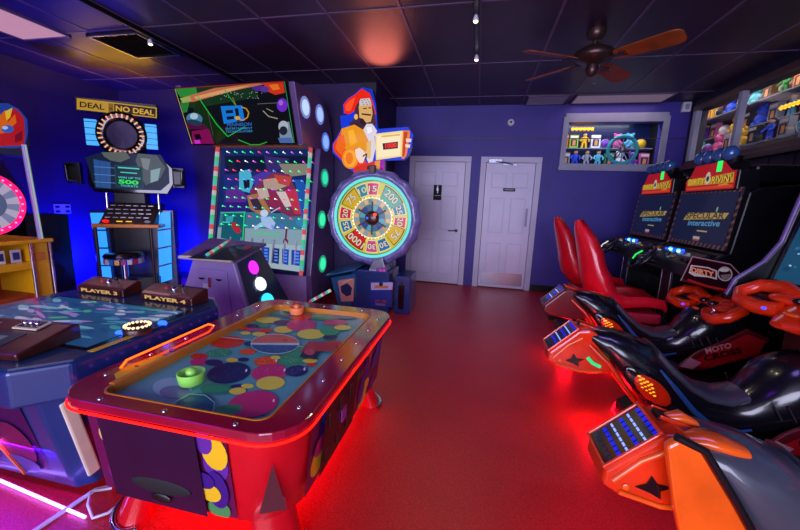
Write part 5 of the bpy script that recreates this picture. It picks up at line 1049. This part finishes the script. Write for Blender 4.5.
# rear fender / seat / tank as one flowing shell
sh = [ring(.62, .60, .64, .05), ring(.68, .575, .65, .10), ring(.76, .50, .65, .13), ring(.86, .37, .64, .15), ring(.98, .22, .60, .155), ring(1.08, .15, .50, .15), ring(1.18, .12, .41, .14), ring(1.28, .11, .36, .13), ring(1.38, .11, .35, .125), ring(1.46, .13, .385, .13), ring(1.52, .15, .48, .15), ring(1.58, .18, .565, .175), ring(1.66, .21, .615, .185), ring(1.78, .26, .64, .17), ring(1.88, .32, .62, .13), ring(1.94, .38, .58, .07)]
MB().loft(sh, 'bike_black').build('body_shell', bk)
sp = MB().loft([ring(1.0, .54, .602, .11), ring(1.08, .45, .52, .125), ring(1.18, .37, .43, .125), ring(1.28, .32, .378, .12), ring(1.38, .31, .366, .115), ring(1.46, .35, .395, .10)], 'bike_grey'); sp.build('seat', bk)
for s in (-1, 1):
    y_ = YB0+s*.152
    b = MB().tube([(1.0, y_, .50), (1.08, y_+s*.006, .41), (1.18, y_, .30), (1.30, y_-s*.01, .21), (1.38, y_-s*.014, .20), (1.46, y_-s*.01, .23)], [.006, .013, .016, .016, .012, .006], 'highlight_blue'); b.build('ridge_highlight', bk)  # highlight on the side ridge, put in as a blue tube
    Rr = Matrix.Rotation(math.radians(38), 3, 'Y')
    b = MB().ball((.955, YB0+s*.140, .40), (.155, .03, .068), 'black_gloss', None, 28, 10, R=Rr); po = b.build('side_pod', bk)
    MB().ball((.97, YB0+s*.150, .388), (.125, .03, .055), 'orange_red', None, 28, 10, R=Rr).build('pod_lens', po)
    b = MB()
    for i in range(4):
        for j in range(4): b.ball((.895+i*.02+j*.008, YB0+s*(.172+.002*i), .462-i*.012-j*.02), (.009, .006, .005), 'lit_bright', '#f0a018', 6, 4)
    b.build('pod_lights', po)
    b = MB().tube([(.66, YB0+s*.095, .575), (.76, YB0+s*.13, .49), (.86, YB0+s*.145, .36), (.98, YB0+s*.15, .215), (1.08, YB0+s*.145, .15)], [.01, .014, .014, .012, .008], 'orange_red'); b.build('fender_edge', bk)
    b = MB()
    for i in range(4): b.tube([(1.50+i*.06, YB0+s*.178, .40), (1.54+i*.06, YB0+s*.19, .33)], .005, 'steel', n=5)
    b.build('side_vents', bk)
    b = MB(); fq = [(1.42, .12), (1.62, .14), (1.95, .30), (2.0, .44), (1.85, .50), (1.70, .38), (1.55, .27)]
    b.prism([(x, z) for x, z in fq], 'y', YB0+s*.20-.01, YB0+s*.20+.01, 'dark_red'); fp = b.build('side_fairing', bk, .006)
    b = MB(); yt = YB0+s*.2115
    if s < 0:
        u = Vector((.80, 0, .36)); v = Vector((-.36, 0, .80)); u.normalize(); v.normalize()
        b.add([Vector((x, yt, z)) for x, z in [(1.50, .17), (1.66, .17), (1.95, .32), (1.97, .42), (1.85, .46)]], [range(5)], 'print', '#a81420')
        flat_text(b, 'MOTO', Vector((1.62, yt-.001, .275)), u, v, .17, .045, 'print', '#d8a0a8', .03); flat_text(b, 'CROSS', Vector((1.62, yt-.001, .21)), u, v, .25, .05, 'print', '#180408', .04)
        b.add([Vector((x, yt-.0005, z)) for x, z in [(1.46, .15), (1.55, .14), (1.60, .2), (1.52, .23)]], [range(4)], 'print', '#b89098')
    else: b.add([Vector((x, yt, z)) for x, z in [(1.50, .17), (1.66, .17), (1.95, .32), (1.97, .42), (1.85, .46)]], [list(reversed(range(5)))], 'print', '#a81420')
    b.build('fairing_graphics', fp)
    MB().bb(1.25, 1.42, YB0+s*.24-.05, YB0+s*.24+.05, .16, .185, 'steel').tube([(1.33, YB0+s*.12, .17), (1.33, YB0+s*.2, .17)], .014, 'black').build('foot_peg', bk, .004)
# handlebar pod
HX, HZ = 1.72, .85
hb = MB().loft([ring(HX-.16, HZ-.10, HZ-.07, .04), ring(HX-.10, HZ-.12, HZ-.02, .11), ring(HX, HZ-.12, HZ+.05, .17), ring(HX+.1, HZ-.08, HZ+.11, .15), ring(HX+.2, HZ-.0, HZ+.12, .08)], 'orange_red').build('handlebar_cowl', bk)
b = MB().ball((HX-.02, YB0-.05, HZ+.035), (.045, .03, .02), 'black_gloss').ball((HX-.02, YB0+.06, HZ+.035), (.045, .03, .02), 'black_gloss').ball((HX+.08, YB0, HZ+.09), (.04, .09, .02), 'black_gloss').ball((HX-.1, YB0, HZ-.025), (.03, .05, .012), 'orange'); b.build('cowl_vents', hb)
for i in range(4): MB().ball((HX-.06, YB0-.12+i*.012, HZ-.005), (.012, .006, .008), 'led', '#80a8ff', 8, 5).build('cowl_light', hb)
MB().ball((HX-.12, YB0+.13, HZ-.03), (.028, .02, .012), 'led', '#2030ff').build('cowl_light', hb)
for s in (-1, 1):
    cx, cy, cz = HX-.02, YB0+s*.27, HZ+.0
    b = MB().tube([(HX+.02, YB0+s*.12, HZ+.03), (cx+.05, cy-s*.03, cz+.07), (cx, cy+s*.08, cz+.06), (cx-.09, cy+s*.10, cz+.01), (cx-.13, cy+s*.03, cz-.03), (cx-.11, cy-s*.08, cz-.04), (HX-.08, YB0+s*.1, HZ-.03)], [.045, .044, .04, .038, .038, .04, .045], 'orange_red', n=10); b.ball((HX+.02, YB0+s*.17, HZ+.02), (.10, .11, .035), 'orange_red'); b.ball((HX+.03, YB0+s*.19, HZ+.052), (.03, .035, .012), 'black_gloss'); g_ = b.build('hand_guard', hb)
    MB().tube([(cx, cy-s*.12, cz+.01), (cx-.02, cy+s*.08, cz)], .017, 'black').tube([(cx-.06, cy-s*.08, cz-.01), (cx-.07, cy+s*.05, cz-.01)], .008, 'steel').build('grip', g_)
    MB().tube([(cx-.13, cy+s*.06, cz-.01), (cx-.155, cy, cz-.035), (cx-.14, cy-s*.06, cz-.045)], .006, 'lit_bright', '#f02050').build('guard_light', g_)
MB().tube([(1.75, YB0, .62), (HX+.06, YB0, HZ)], .05, 'black').build('steering_stem', bk)
# screen cabinet
CX = 2.0
MB().prism([(1.93, .3), (1.90, .92), (2.12, 1.9), (2.7, 1.9), (2.7, 0), (2.05, 0)], 'y', YB0-.42, YB0+.42, 'black').build('cabinet', bk, .01)
for s in (-1, 1):
    y_ = YB0+s*.45; pr = [(1.64, .78), (1.59, .82), (1.62, .92), (1.75, 1.04), (1.82, 1.17), (1.865, 1.43), (1.92, 1.72), (1.98, 1.98), (2.7, 1.98), (2.7, 0), (2.12, 0), (2.05, .5), (1.88, .74)]
    b = MB().prism(pr, 'y', y_-.018, y_+.018, 'black'); sp_ = b.build('side_wall', bk, .006)
    MB().tube([(x, y_-.0, z) for x, z in pr[1:8]], .014, 'purple_body').build('edge_trim', sp_)
b = MB().ext([Vector((1.775+(z-.92)*.22, YB0+y, z)) for y, z in ((-.42, .92), (.42, .92), (.42, 1.47), (-.42, 1.47))], (.06, 0, 0), 'black_gloss').build('screen_bezel', bk)
b = MB(); b.add([Vector((1.773+(z-.92)*.22, YB0+y, z)) for y, z in ((.39, .95), (-.39, .95), (-.39, 1.44), (.39, 1.44))], [(0, 1, 2, 3)], 'lit', '#1c5878'); rnd = random.Random(9)
for k_ in range(90):
    y_, z_ = -.34+.68*rnd.random(), .97+.42*rnd.random(); r_ = .008+.02*rnd.random()
    b.add([Vector((1.772-k_*.00002+(z_+r_*.7*math.sin(t)-.92)*.22, YB0+y_-r_*math.cos(t)*(1+rnd.random()*.3), z_+r_*.7*math.sin(t))) for t in [2*PI*i/7 for i in range(7)]], [list(range(7))], 'lit', ['#58b8c8', '#2878a0', '#a0d8e0', '#184870'][k_ % 4])
b.build('screen', bk)
MB().prism([(1.93, 1.62), (1.97, 1.9), (2.3, 1.9), (2.3, 1.62)], 'y', YB0-.42, YB0+.42, 'dark_red').build('marquee', bk, .01)
def place_bike(y, lab, hx=0, hz=0, cabx=0, dim=False, cw=1, grey=False):
    c = copy_tree(bk); c.location = (1.2, y, 0); c['label'] = lab
    for o in kids(c):
        s = o.name.split('.')[0]
        if dim and s in ('base_platform', 'floor_light_strip'): o.scale = (1, .55, 1)
        if s in ('handlebar_cowl', 'hand_guard', 'steering_stem'): o.location = (hx, 0, hz)
        if s in ('cabinet', 'side_wall', 'screen_bezel', 'screen', 'marquee'):
            o.location = (cabx, 0, 0); o.scale = (1, cw, 1)
            if dim:
                o.data = o.data.copy()
                if s == 'screen': o.data.materials.clear(); o.data.materials.append(M['black_gloss'])
                if s == 'side_wall': o.scale = (.6, cw, .84); o.location = (cabx+.45, 0, 0)
                if s == 'marquee': bpy.data.objects.remove(o)
    return c
bk['label'] = 'middle motorbike game with orange tail light box, between the nearest and the farthest bike'
A_ = place_bike(3.2, 'farthest motorbike game, beside the nearer driving game, tail behind the middle bike', .0, -.25, .42, True, .22)
A_.location.x = 1.35
for o in kids(A_):
    if o.name.split('.')[0] in ('tail_box', 'light_bezel'): o.data = o.data.copy(); o.data.materials[0] = M['dark_red']
    if o.name.split('.')[0] == 'tail_graphics':
        bpy.data.objects.remove(o)
B_ = place_bike(1.215, 'nearest motorbike game at the right edge, with bright blue tail lights and grey rear hood')
for o in kids(B_):
    s = o.name.split('.')[0]
    if s == 'body_shell': o.data = o.data.copy(); o.data.materials[0] = M['bike_grey']
    if s == 'side_pod' and o.data.vertices[0].co.y < 0:
        for c_ in kids(o): bpy.data.objects.remove(c_)
        bpy.data.objects.remove(o)
# orange fins, flank and dark seam at the rear of the nearest bike
YB0_ = YB0; YB0 = 1.215
MB().loft([ring(.66, .62, .65, .02, y=-.06), ring(.71, .63, .665, .04, y=-.06), ring(.77, .625, .66, .05, y=-.06), ring(.83, .61, .64, .03, y=-.06)], 'orange').loft([ring(.64, .64, .665, .015, y=.02), ring(.69, .645, .685, .025, y=.02), ring(.74, .64, .66, .02, y=.02)], 'orange').build('rear_fins', B_)
fl = [(.575, .66), (.60, .685), (.665, .665), (.83, .42), (.93, .2), (.80, .2), (.66, .36), (.62, .48)]
MB().prism([(x, z) for x, z in fl], 'y', 1.055, 1.085, 'orange').build('tail_flank', B_, .008)
MB().tube([(.59, 1.05, .70), (.665, 1.05, .67), (.76, 1.05, .535), (.86, 1.05, .38), (.95, 1.05, .22)], .012, 'black').build('seam', B_)
YB0 = YB0_
# ================================================================ LIGHT
wl = bpy.data.worlds.new('world'); bpy.context.scene.world = wl; wl.use_nodes = True
wl.node_tree.nodes['Background'].inputs['Color'].default_value = lin('#8fa4d8')+(1,); wl.node_tree.nodes['Background'].inputs['Strength'].default_value = .6
lamp('window_daylight', 'AREA', (-.65, YF+.05, 1.5), '#dedcff', 380, 5.6, (90, 0, 0), sy=1.9)
lamp('violet_fill', 'AREA', (-3.3, .4, ZC-.08), '#8a30ff', 26, 2.2, (0, 0, 0), sy=1.2)  # two violet fills added under the ceiling, no fixtures there
lamp('violet_fill', 'AREA', (1.2, 1.6, ZC-.08), '#a088ff', 16, 1.2, (0, 0, 0), sy=.6)
for x, y, e in ((.62, 1.1, 2.5), (.8, 2.2, 3), (.85, 3.2, 3)): lamp('red_underglow', 'POINT', (x, y, .1), '#ff0818', e*1.6, .05)
lamp('red_underglow', 'AREA', (-.985, 1.54, .16), '#ff0c10', 7, .6, (0, 0, 0), sy=1.1)
lamp('violet_underglow', 'AREA', (-2.05, 1.02, .25), '#7a28ff', 75, .8, (0, 0, 0), sy=.1)
lamp('sign_spill', 'SPOT', (-1.2, 4.2, 2.66), '#ff7c68', 18, .25, rot=(-106, 0, 3), spot=85)
sc = bpy.context.scene
sc.view_settings.view_transform = 'Standard'; sc.view_settings.look = 'None'; sc.view_settings.gamma = 1; sc.view_settings.exposure = 0; sc.view_settings.use_curve_mapping = False
sc.cycles.max_bounces = 6; sc.cycles.use_denoising = True; sc.cycles.sample_clamp_indirect = 4
